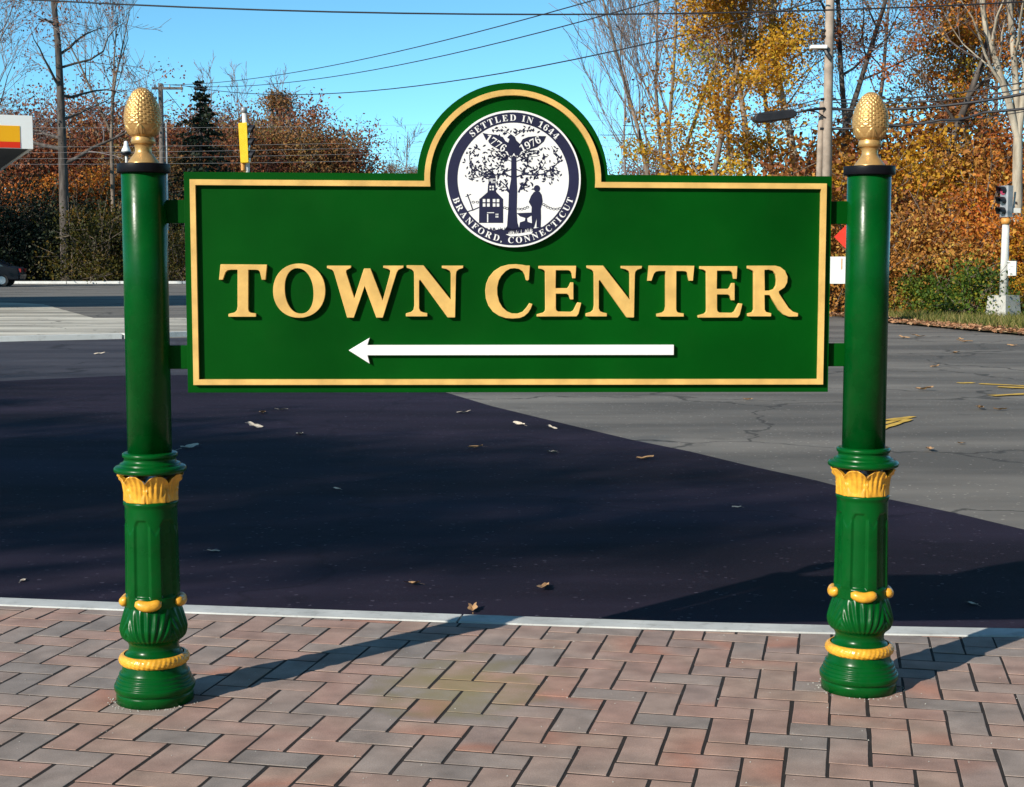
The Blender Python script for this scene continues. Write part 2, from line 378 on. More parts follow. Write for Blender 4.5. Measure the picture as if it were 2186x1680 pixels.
# ------------------------------------------------------------------ ground materials
def asphalt(name, base, tint2, speck, patch=0.35, rough=0.85, spec=0.3, scratch=0.0):
    m, t, p = new_mat(name)
    tc = N(t, 'ShaderNodeTexCoord')
    fine = N(t, 'ShaderNodeTexNoise'); fine.inputs['Scale'].default_value = 90; fine.inputs['Detail'].default_value = 5; fine.inputs['Roughness'].default_value = 0.75
    big = N(t, 'ShaderNodeTexNoise'); big.inputs['Scale'].default_value = 0.5; big.inputs['Detail'].default_value = 7; big.inputs['Roughness'].default_value = 0.6
    mp = N(t, 'ShaderNodeMapping'); mp.inputs['Scale'].default_value = (0.35, 1.6, 1); mp.inputs['Rotation'].default_value = (0, 0, 0.1)
    t.links.new(tc.outputs['Object'], mp.inputs[0]); t.links.new(mp.outputs[0], big.inputs['Vector'])
    t.links.new(tc.outputs['Object'], fine.inputs['Vector'])
    r = N(t, 'ShaderNodeValToRGB'); r.color_ramp.elements[0].position = 0.38; r.color_ramp.elements[1].position = 0.64
    r.color_ramp.elements[0].color = tuple(c * (1 - patch) for c in base) + (1,)
    r.color_ramp.elements[1].color = tuple(tint2) + (1,)
    t.links.new(big.outputs['Fac'], r.inputs['Fac'])
    vo = N(t, 'ShaderNodeTexVoronoi'); vo.inputs['Scale'].default_value = 70
    t.links.new(tc.outputs['Object'], vo.inputs['Vector'])
    sp = N(t, 'ShaderNodeMapRange'); sp.inputs['From Min'].default_value = 0.56; sp.inputs['From Max'].default_value = 0.80
    t.links.new(fine.outputs['Fac'], sp.inputs['Value'])
    mx = N(t, 'ShaderNodeMix', data_type='RGBA'); mx.inputs['B'].default_value = tuple(speck) + (1,)
    t.links.new(sp.outputs[0], mx.inputs['Factor']); t.links.new(r.outputs[0], mx.inputs['A'])
    # pale aggregate grains
    gr = N(t, 'ShaderNodeMapRange'); gr.inputs['From Min'].default_value = 0.985; gr.inputs['From Max'].default_value = 0.998; gr.inputs['To Max'].default_value = 0.4
    sc_ = N(t, 'ShaderNodeSeparateColor'); t.links.new(vo.outputs['Color'], sc_.inputs[0])
    t.links.new(sc_.outputs[0], gr.inputs['Value'])
    mx2 = N(t, 'ShaderNodeMix', data_type='RGBA'); mx2.inputs['B'].default_value = tuple(min(1, c * 2.6 + 0.03) for c in speck) + (1,)
    t.links.new(gr.outputs[0], mx2.inputs['Factor']); t.links.new(mx.outputs['Result'], mx2.inputs['A'])
    last = mx2.outputs['Result']
    if scratch > 0:
        # hairline cracks and dark drips
        dn = N(t, 'ShaderNodeTexNoise'); dn.inputs['Scale'].default_value = 1.3; dn.inputs['Detail'].default_value = 6
        t.links.new(tc.outputs['Object'], dn.inputs['Vector'])
        va = N(t, 'ShaderNodeVectorMath', operation='MULTIPLY_ADD'); va.inputs[1].default_value = (1.3, 1.3, 0)
        t.links.new(dn.outputs['Color'], va.inputs[0]); t.links.new(tc.outputs['Object'], va.inputs[2])
        ve = N(t, 'ShaderNodeTexVoronoi', feature='DISTANCE_TO_EDGE'); ve.inputs['Scale'].default_value = 0.30
        t.links.new(va.outputs[0], ve.inputs['Vector'])
        cr = N(t, 'ShaderNodeMapRange'); cr.inputs['From Min'].default_value = 0.009; cr.inputs['From Max'].default_value = 0.003
        cr.inputs['To Min'].default_value = 0.0; cr.inputs['To Max'].default_value = scratch
        t.links.new(ve.outputs['Distance'], cr.inputs['Value'])
        ds = N(t, 'ShaderNodeTexNoise'); ds.inputs['Scale'].default_value = 1.7; ds.inputs['Detail'].default_value = 3
        t.links.new(tc.outputs['Object'], ds.inputs['Vector'])
        dm = N(t, 'ShaderNodeMapRange'); dm.inputs['From Min'].default_value = 0.64; dm.inputs['From Max'].default_value = 0.76; dm.inputs['To Max'].default_value = 0.55 * scratch
        t.links.new(ds.outputs['Fac'], dm.inputs['Value'])
        mxm = N(t, 'ShaderNodeMath', operation='MAXIMUM'); t.links.new(cr.outputs[0], mxm.inputs[0]); t.links.new(dm.outputs[0], mxm.inputs[1])
        mx3 = N(t, 'ShaderNodeMix', data_type='RGBA'); mx3.inputs['B'].default_value = tuple(c * 0.3 for c in base) + (1,)
        t.links.new(mxm.outputs[0], mx3.inputs['Factor']); t.links.new(last, mx3.inputs['A'])
        last = mx3.outputs['Result']
    t.links.new(last, p.inputs['Base Color'])
    bu = N(t, 'ShaderNodeBump'); bu.inputs['Strength'].default_value = 0.5; bu.inputs['Distance'].default_value = 0.004
    t.links.new(fine.outputs['Fac'], bu.inputs['Height']); t.links.new(bu.outputs[0], p.inputs['Normal'])
    p.inputs['Roughness'].default_value = rough
    p.inputs['Specular IOR Level'].default_value = spec
    return m
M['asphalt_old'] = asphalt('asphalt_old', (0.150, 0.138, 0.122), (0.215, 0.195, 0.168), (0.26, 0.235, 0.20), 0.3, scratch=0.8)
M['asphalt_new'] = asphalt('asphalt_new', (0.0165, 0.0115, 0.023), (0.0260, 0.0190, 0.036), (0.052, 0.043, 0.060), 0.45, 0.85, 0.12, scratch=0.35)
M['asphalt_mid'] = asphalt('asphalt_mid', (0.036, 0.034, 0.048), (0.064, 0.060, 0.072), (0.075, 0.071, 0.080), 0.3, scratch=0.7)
M['apron'] = asphalt('apron', (0.50, 0.46, 0.38), (0.68, 0.63, 0.52), (0.64, 0.60, 0.50), 0.5, scratch=0.8)

def soil(name, a, b, c, scale=0.6):
    m, t, p = new_mat(name)
    tc = N(t, 'ShaderNodeTexCoord')
    n1 = N(t, 'ShaderNodeTexNoise'); n1.inputs['Scale'].default_value = scale; n1.inputs['Detail'].default_value = 8
    n2 = N(t, 'ShaderNodeTexNoise'); n2.inputs['Scale'].default_value = scale * 22; n2.inputs['Detail'].default_value = 6
    t.links.new(tc.outputs['Object'], n1.inputs['Vector']); t.links.new(tc.outputs['Object'], n2.inputs['Vector'])
    r = N(t, 'ShaderNodeValToRGB'); r.color_ramp.elements.new(0.5)
    for e, (q, cc) in zip(r.color_ramp.elements, ((0.3, a), (0.52, b), (0.72, c))):
        e.position = q; e.color = tuple(cc) + (1,)
    ad = N(t, 'ShaderNodeMath', operation='MULTIPLY_ADD'); ad.inputs[1].default_value = 0.6; ad.inputs[2].default_value = 0.0
    t.links.new(n2.outputs['Fac'], ad.inputs[0])
    ad2 = N(t, 'ShaderNodeMath', operation='MULTIPLY_ADD'); ad2.inputs[1].default_value = 0.4
    t.links.new(n1.outputs['Fac'], ad2.inputs[0]); t.links.new(ad.outputs[0], ad2.inputs[2])
    t.links.new(ad2.outputs[0], r.inputs['Fac']); t.links.new(r.outputs[0], p.inputs['Base Color'])
    bu = N(t, 'ShaderNodeBump'); bu.inputs['Strength'].default_value = 0.7; bu.inputs['Distance'].default_value = 0.04
    t.links.new(n2.outputs['Fac'], bu.inputs['Height']); t.links.new(bu.outputs[0], p.inputs['Normal'])
    p.inputs['Roughness'].default_value = 0.95
    return m
M['soil'] = soil('soil', (0.05, 0.04, 0.025), (0.11, 0.08, 0.045), (0.20, 0.13, 0.065))
M['verge'] = soil('verge', (0.07, 0.075, 0.02), (0.14, 0.13, 0.035), (0.26, 0.20, 0.075))
M['jointsand'] = soil('jointsand', (0.012, 0.008, 0.007), (0.024, 0.016, 0.013), (0.055, 0.040, 0.032), 30)

def brickmat():
    m, t, p = new_mat('paver')
    oi = N(t, 'ShaderNodeObjectInfo')
    geo = N(t, 'ShaderNodeNewGeometry')
    at = N(t, 'ShaderNodeAttribute', attribute_name='tint')
    ad = N(t, 'ShaderNodeMath', operation='ADD'); ad.use_clamp = False
    t.links.new(oi.outputs['Random'], ad.inputs[0]); t.links.new(at.outputs['Fac'], ad.inputs[1])
    fr = N(t, 'ShaderNodeMath', operation='FRACT'); t.links.new(ad.outputs[0], fr.inputs[0])
    # broad drift of the mix of bricks over the paving
    big = N(t, 'ShaderNodeTexNoise'); big.inputs['Scale'].default_value = 1.15; big.inputs['Detail'].default_value = 2
    t.links.new(geo.outputs['Position'], big.inputs['Vector'])
    k = N(t, 'ShaderNodeMath', operation='MULTIPLY_ADD'); k.inputs[1].default_value = 1.5; k.inputs[2].default_value = -0.75
    t.links.new(big.outputs['Fac'], k.inputs[0])
    s2 = N(t, 'ShaderNodeMath', operation='ADD'); t.links.new(fr.outputs[0], s2.inputs[0]); t.links.new(k.outputs[0], s2.inputs[1])
    r = N(t, 'ShaderNodeValToRGB')
    cs = [(0.0, (0.250, 0.212, 0.190)), (0.20, (0.300, 0.240, 0.208)), (0.40, (0.335, 0.240, 0.198)), (0.62, (0.352, 0.220, 0.178)), (0.80, (0.355, 0.250, 0.198)), (0.93, (0.378, 0.195, 0.142)), (1.0, (0.305, 0.222, 0.190))]
    while len(r.color_ramp.elements) < len(cs): r.color_ramp.elements.new(0.5)
    for e, (q, c) in zip(r.color_ramp.elements, cs): e.position = q; e.color = c + (1,)
    t.links.new(s2.outputs[0], r.inputs['Fac'])
    # mottling inside a brick
    n1 = N(t, 'ShaderNodeTexNoise'); n1.inputs['Scale'].default_value = 9; n1.inputs['Detail'].default_value = 5
    n2 = N(t, 'ShaderNodeTexNoise'); n2.inputs['Scale'].default_value = 260; n2.inputs['Detail'].default_value = 3
    t.links.new(geo.outputs['Position'], n1.inputs['Vector']); t.links.new(geo.outputs['Position'], n2.inputs['Vector'])
    mr = N(t, 'ShaderNodeMapRange'); mr.inputs['From Min'].default_value = 0.3; mr.inputs['From Max'].default_value = 0.7
    mr.inputs['To Min'].default_value = 0.76; mr.inputs['To Max'].default_value = 1.24
    t.links.new(n1.outputs['Fac'], mr.inputs['Value'])
    mr2 = N(t, 'ShaderNodeMapRange'); mr2.inputs['From Min'].default_value = 0.25; mr2.inputs['From Max'].default_value = 0.75
    mr2.inputs['To Min'].default_value = 0.78; mr2.inputs['To Max'].default_value = 1.2
    t.links.new(n2.outputs['Fac'], mr2.inputs['Value'])
    mu = N(t, 'ShaderNodeMath', operation='MULTIPLY'); t.links.new(mr.outputs[0], mu.inputs[0]); t.links.new(mr2.outputs[0], mu.inputs[1])
    vm = N(t, 'ShaderNodeVectorMath', operation='SCALE'); t.links.new(r.outputs[0], vm.inputs[0]); t.links.new(mu.outputs[0], vm.inputs['Scale'])
    # old yellowish stain on a few bricks
    sub = N(t, 'ShaderNodeVectorMath', operation='SUBTRACT'); sub.inputs[1].default_value = (-0.16, 4.55, 0.0)
    t.links.new(geo.outputs['Position'], sub.inputs[0])
    sc2 = N(t, 'ShaderNodeVectorMath', operation='MULTIPLY'); sc2.inputs[1].default_value = (2.6, 1.9, 0.0)
    t.links.new(sub.outputs[0], sc2.inputs[0])
    le = N(t, 'ShaderNodeVectorMath', operation='LENGTH'); t.links.new(sc2.outputs[0], le.inputs[0])
    wob = N(t, 'ShaderNodeMath', operation='MULTIPLY_ADD'); wob.inputs[1].default_value = 1.4
    t.links.new(n1.outputs['Fac'], wob.inputs[0]); t.links.new(le.outputs['Value'], wob.inputs[2])
    sm = N(t, 'ShaderNodeMapRange'); sm.inputs['From Min'].default_value = 1.45; sm.inputs['From Max'].default_value = 0.8
    sm.inputs['To Min'].default_value = 0.0; sm.inputs['To Max'].default_value = 0.6
    t.links.new(wob.outputs[0], sm.inputs['Value'])
    mx = N(t, 'ShaderNodeMix', data_type='RGBA'); mx.inputs['B'].default_value = (0.30, 0.245, 0.10, 1)
    t.links.new(sm.outputs[0], mx.inputs['Factor']); t.links.new(vm.outputs[0], mx.inputs['A'])
    t.links.new(mx.outputs['Result'], p.inputs['Base Color'])
    bu = N(t, 'ShaderNodeBump'); bu.inputs['Strength'].default_value = 0.35; bu.inputs['Distance'].default_value = 0.0015
    t.links.new(n2.outputs['Fac'], bu.inputs['Height']); t.links.new(bu.outputs[0], p.inputs['Normal'])
    p.inputs['Roughness'].default_value = 0.85
    p.inputs['Specular IOR Level'].default_value = 0.3
    return m
M['paver'] = brickmat()
M['kerb'] = paint('kerb', (0.49, 0.50, 0.48), 0.85, 0.18, 5, 0.4, 160, dirt=0.45)
M['kerb_white'] = paint('kerb_white', (0.66, 0.66, 0.62), 0.8, 0.12, 2, dirt=0.3)
M['paint_yellow'] = paint('paint_yellow', (0.62, 0.38, 0.05), 0.8, 0.25, 12, dirt=0.3)

ROAD = -0.12
def sheet(name, poly, z, mat, kind='structure', sub=0):
    me = bpy.data.meshes.new(name)
    me.from_pydata([(x, y, z) for x, y in poly], [], [tuple(range(len(poly)))])
    me.update()
    return tag(link(name, me, mat), kind=kind)

# ------------------------------------------------------------------ terrain: flat near, rising into wooded banks
def terrain(x, y):
    z = -0.15
    def ss(a, b, v):
        t = min(1, max(0, (v - a) / (b - a))); return t * t * (3 - 2 * t)
    z += 2.6 * ss(37, 52, y) * ss(5.5, 12, x)                     # bank on the right
    z += 6.5 * ss(90, 170, y) * ss(6, -14, x)                     # wooded rise on the left
    z += 2.0 * ss(120, 260, y)
    return z
gx = [-900, -500, -250, -120, -80, -60, -50, -40, -34, -28, -22, -16, -10, -5, 0, 4, 5.5, 7, 8.5, 10, 12, 15, 20, 26, 34, 45, 60, 90, 160, 300, 600, 900]
gy = [-400, -150, -60, -20, 0, 10, 20, 30, 36, 38, 40, 42, 44, 46, 48, 50, 53, 58, 66, 76, 86, 92, 100, 110, 120, 135, 150, 170, 200, 260, 400, 800, 1500]
vs = [(x, y, terrain(x, y)) for y in gy for x in gx]
nx = len(gx)
fs = [(j * nx + i, j * nx + i + 1, (j + 1) * nx + i + 1, (j + 1) * nx + i) for j in range(len(gy) - 1) for i in range(nx - 1)]
me = bpy.data.meshes.new('ground'); me.from_pydata(vs, [], fs); me.update()
tag(link('ground', me, M['soil'], smooth=True), kind='structure')

# ------------------------------------------------------------------ kerb line along the paving
KPTS = [(-9.0, 6.83), (-6.0, 6.315), (-4.0, 5.98), (-1.955, 5.632), (-1.214, 5.511), (-0.504, 5.409), (0.668, 5.245), (1.796, 5.150), (3.0, 5.085), (5.0, 5.02), (9.0, 4.95)]
def kerb_y(x):
    P = KPTS
    for i in range(len(P) - 1):
        if x <= P[i + 1][0] or i == len(P) - 2:
            x0, y0 = P[i]; x1, y1 = P[i + 1]
            m0 = (P[i + 1][1] - P[i - 1][1]) / (P[i + 1][0] - P[i - 1][0]) if i > 0 else (y1 - y0) / (x1 - x0)
            m1 = (P[i + 2][1] - P[i][1]) / (P[i + 2][0] - P[i][0]) if i < len(P) - 2 else (y1 - y0) / (x1 - x0)
            d = x1 - x0; t = (x - x0) / d
            return (2 * t**3 - 3 * t**2 + 1) * y0 + (t**3 - 2 * t**2 + t) * d * m0 + (-2 * t**3 + 3 * t**2) * y1 + (t**3 - t**2) * d * m1

# roads
kx = [-9 + 0.5 * i for i in range(37)]
kerb_far = [(x, kerb_y(x) + 0.11) for x in kx]
road_poly = [(-60, 8.0), (-9.0, kerb_far[0][1])] + kerb_far[1:-1] + [(9, kerb_far[-1][1]), (60, 4.5), (60, 19), (15, 21), (11.4, 24.2), (9.6, 27.6), (8.4, 33.2), (7.6, 42), (7.2, 60), (7.0, 140), (-4, 140), (-4.5, 84.5), (-60, 84.5)]
sheet('road', road_poly, ROAD - 0.004, M['asphalt_old'])
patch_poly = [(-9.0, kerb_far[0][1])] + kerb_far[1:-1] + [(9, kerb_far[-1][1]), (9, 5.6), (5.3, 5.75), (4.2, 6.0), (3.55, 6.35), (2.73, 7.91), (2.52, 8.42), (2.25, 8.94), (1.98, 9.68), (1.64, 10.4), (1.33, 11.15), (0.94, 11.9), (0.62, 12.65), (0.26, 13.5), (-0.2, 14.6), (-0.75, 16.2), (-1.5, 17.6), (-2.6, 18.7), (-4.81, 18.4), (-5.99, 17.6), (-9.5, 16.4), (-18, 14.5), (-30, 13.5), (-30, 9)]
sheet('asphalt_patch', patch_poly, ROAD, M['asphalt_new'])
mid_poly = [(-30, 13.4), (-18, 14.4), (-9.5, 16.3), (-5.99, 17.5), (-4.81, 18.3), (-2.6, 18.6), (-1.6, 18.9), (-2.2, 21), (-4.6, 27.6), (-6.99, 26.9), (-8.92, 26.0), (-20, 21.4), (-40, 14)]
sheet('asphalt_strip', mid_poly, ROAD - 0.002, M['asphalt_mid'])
sheet('concrete_apron', [(-40, 13.5), (-20, 21.4), (-8.92, 26.05), (-6.99, 27.0), (-5.3, 28.4), (-5.7, 31), (-7.87, 36.1), (-10.07, 36.1), (-14.56, 46.68), (-16.9, 49.3), (-60, 47)], ROAD + 0.004, M['apron'])
sheet('verge', [(9.6, 27.6), (11.4, 24.2), (15, 21), (60, 19), (60, 40), (9.4, 37.3), (8.0, 37.0), (8.4, 33.2)], ROAD + 0.03, M['verge'])

# kerb stones
kerb = empty('kerb', (0, 0, 0)); tag(kerb, kind='structure')
joints = [-8.6, -6.5, -4.4, -2.3, -0.20, 1.92, 4.0, 6.1, 8.2]
for a, b in zip(joints, joints[1:]):
    mb = MB()
    n = 8
    prof = [(0.0, -0.2), (0.0, -0.006), (0.006, 0.004), (0.115, 0.004), (0.127, -0.008), (0.135, -0.25)]
    for i in range(n + 1):
        x = a + 0.004 + (b - a - 0.008) * i / n
        y = kerb_y(x); sl = (kerb_y(x + 0.01) - kerb_y(x - 0.01)) / 0.02
        nn = Vector((-sl, 1)).normalized()
        mb.v += [(x + nn.x * d, y + nn.y * d, z) for d, z in prof]
    k = len(prof)
    for i in range(n):
        for j in range(k - 1):
            p = i * k + j
            mb.f.append((p, p + k, p + k + 1, p + 1)); mb.m.append(0)
    mb.f.append(tuple(range(k))); mb.f.append(tuple(n * k + j for j in range(k - 1, -1, -1))); mb.m += [0, 0]
    mb.build('kerb_stone', M['kerb'], kerb)

# ------------------------------------------------------------------ herringbone paving
pavement = empty('pavement', (0, 0, 0)); tag(pavement, kind='structure')
bedpoly = [(-9, -4), (9, -4)] + [(x, kerb_y(x) + 0.02) for x in reversed(kx)]
me = bpy.data.meshes.new('sand_bed'); me.from_pydata([(x, y, -0.0014) for x, y in bedpoly], [], [tuple(range(len(bedpoly)))]); me.update()
link('sand_bed', me, M['jointsand'], pavement)
BW = 0.11; YAW = -0.21657; T0 = (-0.26487 * BW, 36.61733 * BW)
def lat(a, b):
    x, y = a * BW, -b * BW
    c, s = math.cos(YAW), math.sin(YAW)
    return (x * c - y * s + T0[0], x * s + y * c + T0[1])
GAP = 0.0039
def brick_mesh(poly, name='paver'):
    """poly: ccw outline; chamfered slab"""
    n = len(poly)
    cx = sum(p[0] for p in poly) / n; cy = sum(p[1] for p in poly) / n
    def inset(d):
        out = []
        for i in range(n):
            p0, p1, p2 = Vector(poly[i - 1]), Vector(poly[i]), Vector(poly[(i + 1) % n])
            d1 = (p1 - p0).normalized(); d2 = (p2 - p1).normalized()
            n1 = Vector((-d1.y, d1.x)); n2 = Vector((-d2.y, d2.x))
            q = n1 + n2
            out.append(tuple(p1 + q * (d / max(0.3, 1 + n1.dot(n2)))))
        return out
    a, b = inset(0.0), inset(0.0010)
    v = [(x, y, -0.03) for x, y in a] + [(x, y, -0.0008) for x, y in a] + [(x, y, 0.0) for x, y in b]
    f = []
    for L in (0, 1):
        for i in range(n):
            j = (i + 1) % n
            f.append((L * n + i, L * n + j, (L + 1) * n + j, (L + 1) * n + i))
    f.append(tuple(range(2 * n, 3 * n)))
    return v, f
rect = [(GAP, GAP), (2 * BW - GAP, GAP), (2 * BW - GAP, BW - GAP), (GAP, BW - GAP)]
rect = [(x - BW, y - BW / 2) for x, y in rect]
rng = random.Random(7)
brick_mes = []
for _ in range(9):                       # a few slightly worn versions of the brick
    out = []
    for i in range(4):
        a_, b_ = Vector(rect[i]), Vector(rect[(i + 1) % 4])
        ins = (Vector((0, 0)) - (a_ + b_) / 2).normalized()
        w_ = 0.0035 if rng.random() < 0.18 else 0.0012
        out.append(tuple(a_ * (1 - rng.uniform(0.0, w_) / BW)))
        for t_ in ((0.33, 0.68) if i % 2 == 0 else (0.5,)):
            out.append(tuple(a_.lerp(b_, t_ + rng.uniform(-.1, .1)) + ins * rng.uniform(0, 0.0014)))
    rv, rf = brick_mesh(out)
    bm_ = bpy.data.meshes.new('paver'); bm_.from_pydata(rv, [], rf); bm_.update(); bm_.materials.append(M['paver'])
    brick_mes.append(bm_)
CPT, SPT = math.cos(PITCH), math.sin(PITCH)
def in_view(x, y, z=0.0, mar=0.03):
    d = y * CPT - (z - EYE) * SPT
    if d < 0.3: return False
    u = x / d * 1.46484; v = (y * SPT + (z - EYE) * CPT) / d * 1.46484
    return abs(u) < 0.5 + mar and abs(v) < 0.3843 + mar
def clip_half(poly, p, nrm):
    out = []
    for i in range(len(poly)):
        a, b = Vector(poly[i]), Vector(poly[(i + 1) % len(poly)])
        da, db = (a - p).dot(nrm), (b - p).dot(nrm)
        if da <= 0: out.append(tuple(a))
        if (da < 0 < db) or (db < 0 < da): out.append(tuple(a + (b - a) * (da / (da - db))))
    return out
cands = []
for n_ in range(-130, 131):
    for m_ in range(-40, 41):
        for hz in (True, False):
            a0 = n_ + 4 * m_ + (0 if hz else 2); b0 = -n_
            ca, cb = (a0 + 1, b0 + 0.5) if hz else (a0 + 0.5, b0 + 1)
            c = lat(ca, cb)
            if not (-5.5 < c[0] < 5.5 and 0.6 < c[1] < 7.0): continue
            if c[1] > kerb_y(c[0]) + 0.2: continue
            cands.append((c, hz))
field = MB(); ftint = []
nobj = 0
for c, hz in sorted(cands, key=lambda q: q[0][1]):
    rot = YAW + (0 if hz else math.pi / 2) + rng.gauss(0, 0.006)
    cc, ss_ = math.cos(rot), math.sin(rot)
    jit = (rng.gauss(0, 0.0008), rng.gauss(0, 0.0008))
    wpoly = [(x * cc - y * ss_ + c[0] + jit[0], x * ss_ + y * cc + c[1] + jit[1]) for x, y in rect]
    sl = (kerb_y(c[0] + 0.05) - kerb_y(c[0] - 0.05)) / 0.1
    nrm = Vector((-sl, 1)).normalized(); kp = Vector((c[0], kerb_y(c[0]) - 0.004))
    cut = max((Vector(p) - kp).dot(nrm) for p in wpoly) > 0
    if cut:
        wpoly = clip_half(wpoly, kp, nrm)
        if len(wpoly) < 3: continue
        ar = abs(sum(wpoly[i][0] * wpoly[(i + 1) % len(wpoly)][1] - wpoly[(i + 1) % len(wpoly)][0] * wpoly[i][1] for i in range(len(wpoly)))) / 2
        if ar < 0.0006: continue
    vis = any(in_view(px, py) for px, py in wpoly)
    dz = rng.gauss(0, 0.0004)
    tilt = (rng.gauss(0, 0.0028), rng.gauss(0, 0.0028))
    if vis and nobj < 300:
        if not cut:
            o = bpy.data.objects.new('paver', rng.choice(brick_mes))
            o.location = (c[0] + jit[0], c[1] + jit[1], dz)
            o.rotation_euler = (tilt[0], tilt[1], rot)
        else:
            mx_ = sum(p[0] for p in wpoly) / len(wpoly); my_ = sum(p[1] for p in wpoly) / len(wpoly)
            v, f = brick_mesh([(x - mx_, y - my_) for x, y in wpoly])
            me = bpy.data.meshes.new('paver'); me.from_pydata(v, [], f); me.update(); me.materials.append(M['paver'])
            o = bpy.data.objects.new('paver', me)
            o.location = (mx_, my_, dz)
        COL.objects.link(o); o.parent = pavement
        nobj += 1
    else:
        v, f = brick_mesh(wpoly)
        v = [(x, y, z + dz + (x - c[0]) * tilt[0] + (y - c[1]) * tilt[1]) for x, y, z in v]
        field.add(v, f); ftint += [rng.random()] * len(v)
print('pavers as objects', nobj, 'joined', len(ftint) // 12)
fo = field.build('paver_field', M['paver'], pavement); tag(fo, kind='stuff')
fa = fo.data.attributes.new('tint', 'FLOAT', 'POINT'); fa.data.foreach_set('value', ftint)
# grit in the joints and on the bricks
mb = MB()
for _ in range(420):
    x = rng.uniform(-2.1, 2.1); y = rng.uniform(2.9, 5.2)
    s = rng.choice([0.0009, 0.0012, 0.0016, 0.0022]); 
    z = 0.0005
    mb.add([(x - s, y - s, z), (x + s, y - s * .7, z), (x + s * .8, y + s, z), (x - s, y + s * .9, z), (x, y, z + s * 1.2)], [(0, 1, 4), (1, 2, 4), (2, 3, 4), (3, 0, 4)])
for px_, py_ in ((-1.0738, 4.4142), (1.0698, 4.5319)):
    for _ in range(90):
        a_ = rng.uniform(0, 6.283); r_ = 0.114 + abs(rng.gauss(0, 0.012)); x = px_ + r_ * math.cos(a_); y = py_ + r_ * math.sin(a_); s = rng.uniform(0.0008, 0.0026); z = 0.0004
        mb.add([(x - s, y - s, z), (x + s, y - s * .7, z), (x + s * .8, y + s, z), (x - s, y + s * .9, z), (x, y, z + s * 1.2)], [(0, 1, 4), (1, 2, 4), (2, 3, 4), (3, 0, 4)])
tag(mb.build('grit', M['concrete']), 'pale grit sprinkled over the brick paving', 'grit', kind='stuff')
# ------------------------------------------------------------------ the direction sign
SIGN = empty('town_sign', (-0.002, 4.473, 0.0), 0.05488)
tag(SIGN, 'green TOWN CENTER direction sign with gold lettering on two cast posts with gold pineapple finials', 'sign')
HALF = 2.14687 / 2
def tilt(x, z): return (x, z - 0.0038 * x)
YF = -0.020                                   # face of the panel
# --- panel outline with the arched head
AC = (0.0034, 1.5525)
def outline(xh, zt, zb, R, n=40, r=0.0):
    t0 = math.asin(max(-1, min(1, (zt - AC[1]) / R)))
    arc = [(AC[0] + R * math.cos(t0 + (math.pi - 2 * t0) * i / n), AC[1] + R * math.sin(t0 + (math.pi - 2 * t0) * i / n)) for i in range(n + 1)]
    return [tilt(*p) for p in [(-xh, zb), (xh, zb), (xh, zt)] + arc + [(-xh, zt)]]
panel = relief([outline(0.955, 1.5685, 0.924, 0.2815)], YF, 0.034).build('panel', M['sign_green'], SIGN)
bevel_obj(panel, 0.003, 2)
border = relief([outline(0.9365, 1.5465, 0.9475, 0.2600), outline(0.9200, 1.5300, 0.9640, 0.2435)], YF - 0.014, 0.0142).build('border', M['gold_leaf'], panel)
bevel_obj(border, 0.0012, 1)
for ch, loops in LETTERS:
    o = relief([[(x / 1000.0, z / 1000.0) for x, z in lp] for lp in loops], YF - 0.015, 0.0152).build('letter', M['gold_leaf'], panel)
    bevel_obj(o, 0.0010, 1)
ar = [(-0.4819, 1.0513), (-0.4194, 1.0885), (-0.4262, 1.0668), (0.4842, 1.0648), (0.4842, 1.0345), (-0.4262, 1.0368), (-0.4200, 1.0115)]
arrow = relief([ar], YF - 0.0125, 0.0127).build('arrow', M['sign_white'], SIGN)
bevel_obj(arrow, 0.0010, 1)
for sx, x0, x1 in ((-1, -1.014, -0.953), (1, 0.953, 1.014)):
    for z0, z1 in ((1.424, 1.492), (0.996, 1.066)):
        b = MB().box(x0, x1, 0.000, 0.013, z0, z1)
        bracket = b.build('bracket', M['sign_green'], SIGN); bevel_obj(bracket, 0.002, 2)

# --- round seal
SC = (0.0034, 1.5530); SR = 0.199
def sp(X, Y):                                   # drawing units of the seal -> metres on the panel
    return (SC[0] + (X - 1024.0) / 617.0 * SR, SC[1] + (949.0 - Y) / 617.0 * SR)
def disc(r, n=96): return [(SC[0] + r * math.cos(2 * math.pi * i / n), SC[1] + r * math.sin(2 * math.pi * i / n)) for i in range(n)]
YS = YF - 0.018
seal = relief([disc(SR)], YS, 0.0182).build('seal', M['sign_white'], SIGN); bevel_obj(seal, 0.001, 1)
relief([disc(SR * 0.970), disc(SR * 0.822)], YS - 0.0008, 0.001).build('seal_ring', M['navy'], seal)
def bold(s):
    o = ''
    for c in s:
        if 'A' <= c <= 'Z': o += chr(0x1D400 + ord(c) - 65)
        elif '0' <= c <= '9': o += chr(0x1D7CE + ord(c) - 48)
        else: o += c
    return o
def glyph(ch):
    cu = bpy.data.curves.new('glyph', 'FONT'); cu.body = bold(ch); cu.size = 1.0; cu.resolution_u = 3
    ob = bpy.data.objects.new('glyph', cu); COL.objects.link(ob)
    dg = bpy.context.evaluated_depsgraph_get()
    me = bpy.data.meshes.new_from_object(ob.evaluated_get(dg))
    v = [(p.co.x, p.co.y) for p in me.vertices]; f = [tuple(p.vertices) for p in me.polygons]
    bpy.data.objects.remove(ob); bpy.data.curves.remove(cu); bpy.data.meshes.remove(me)
    return v, f
GL = {c: glyph(c) for c in set('SETTLEDIN1644BRANFORDCONNECTICUT1776,9')}
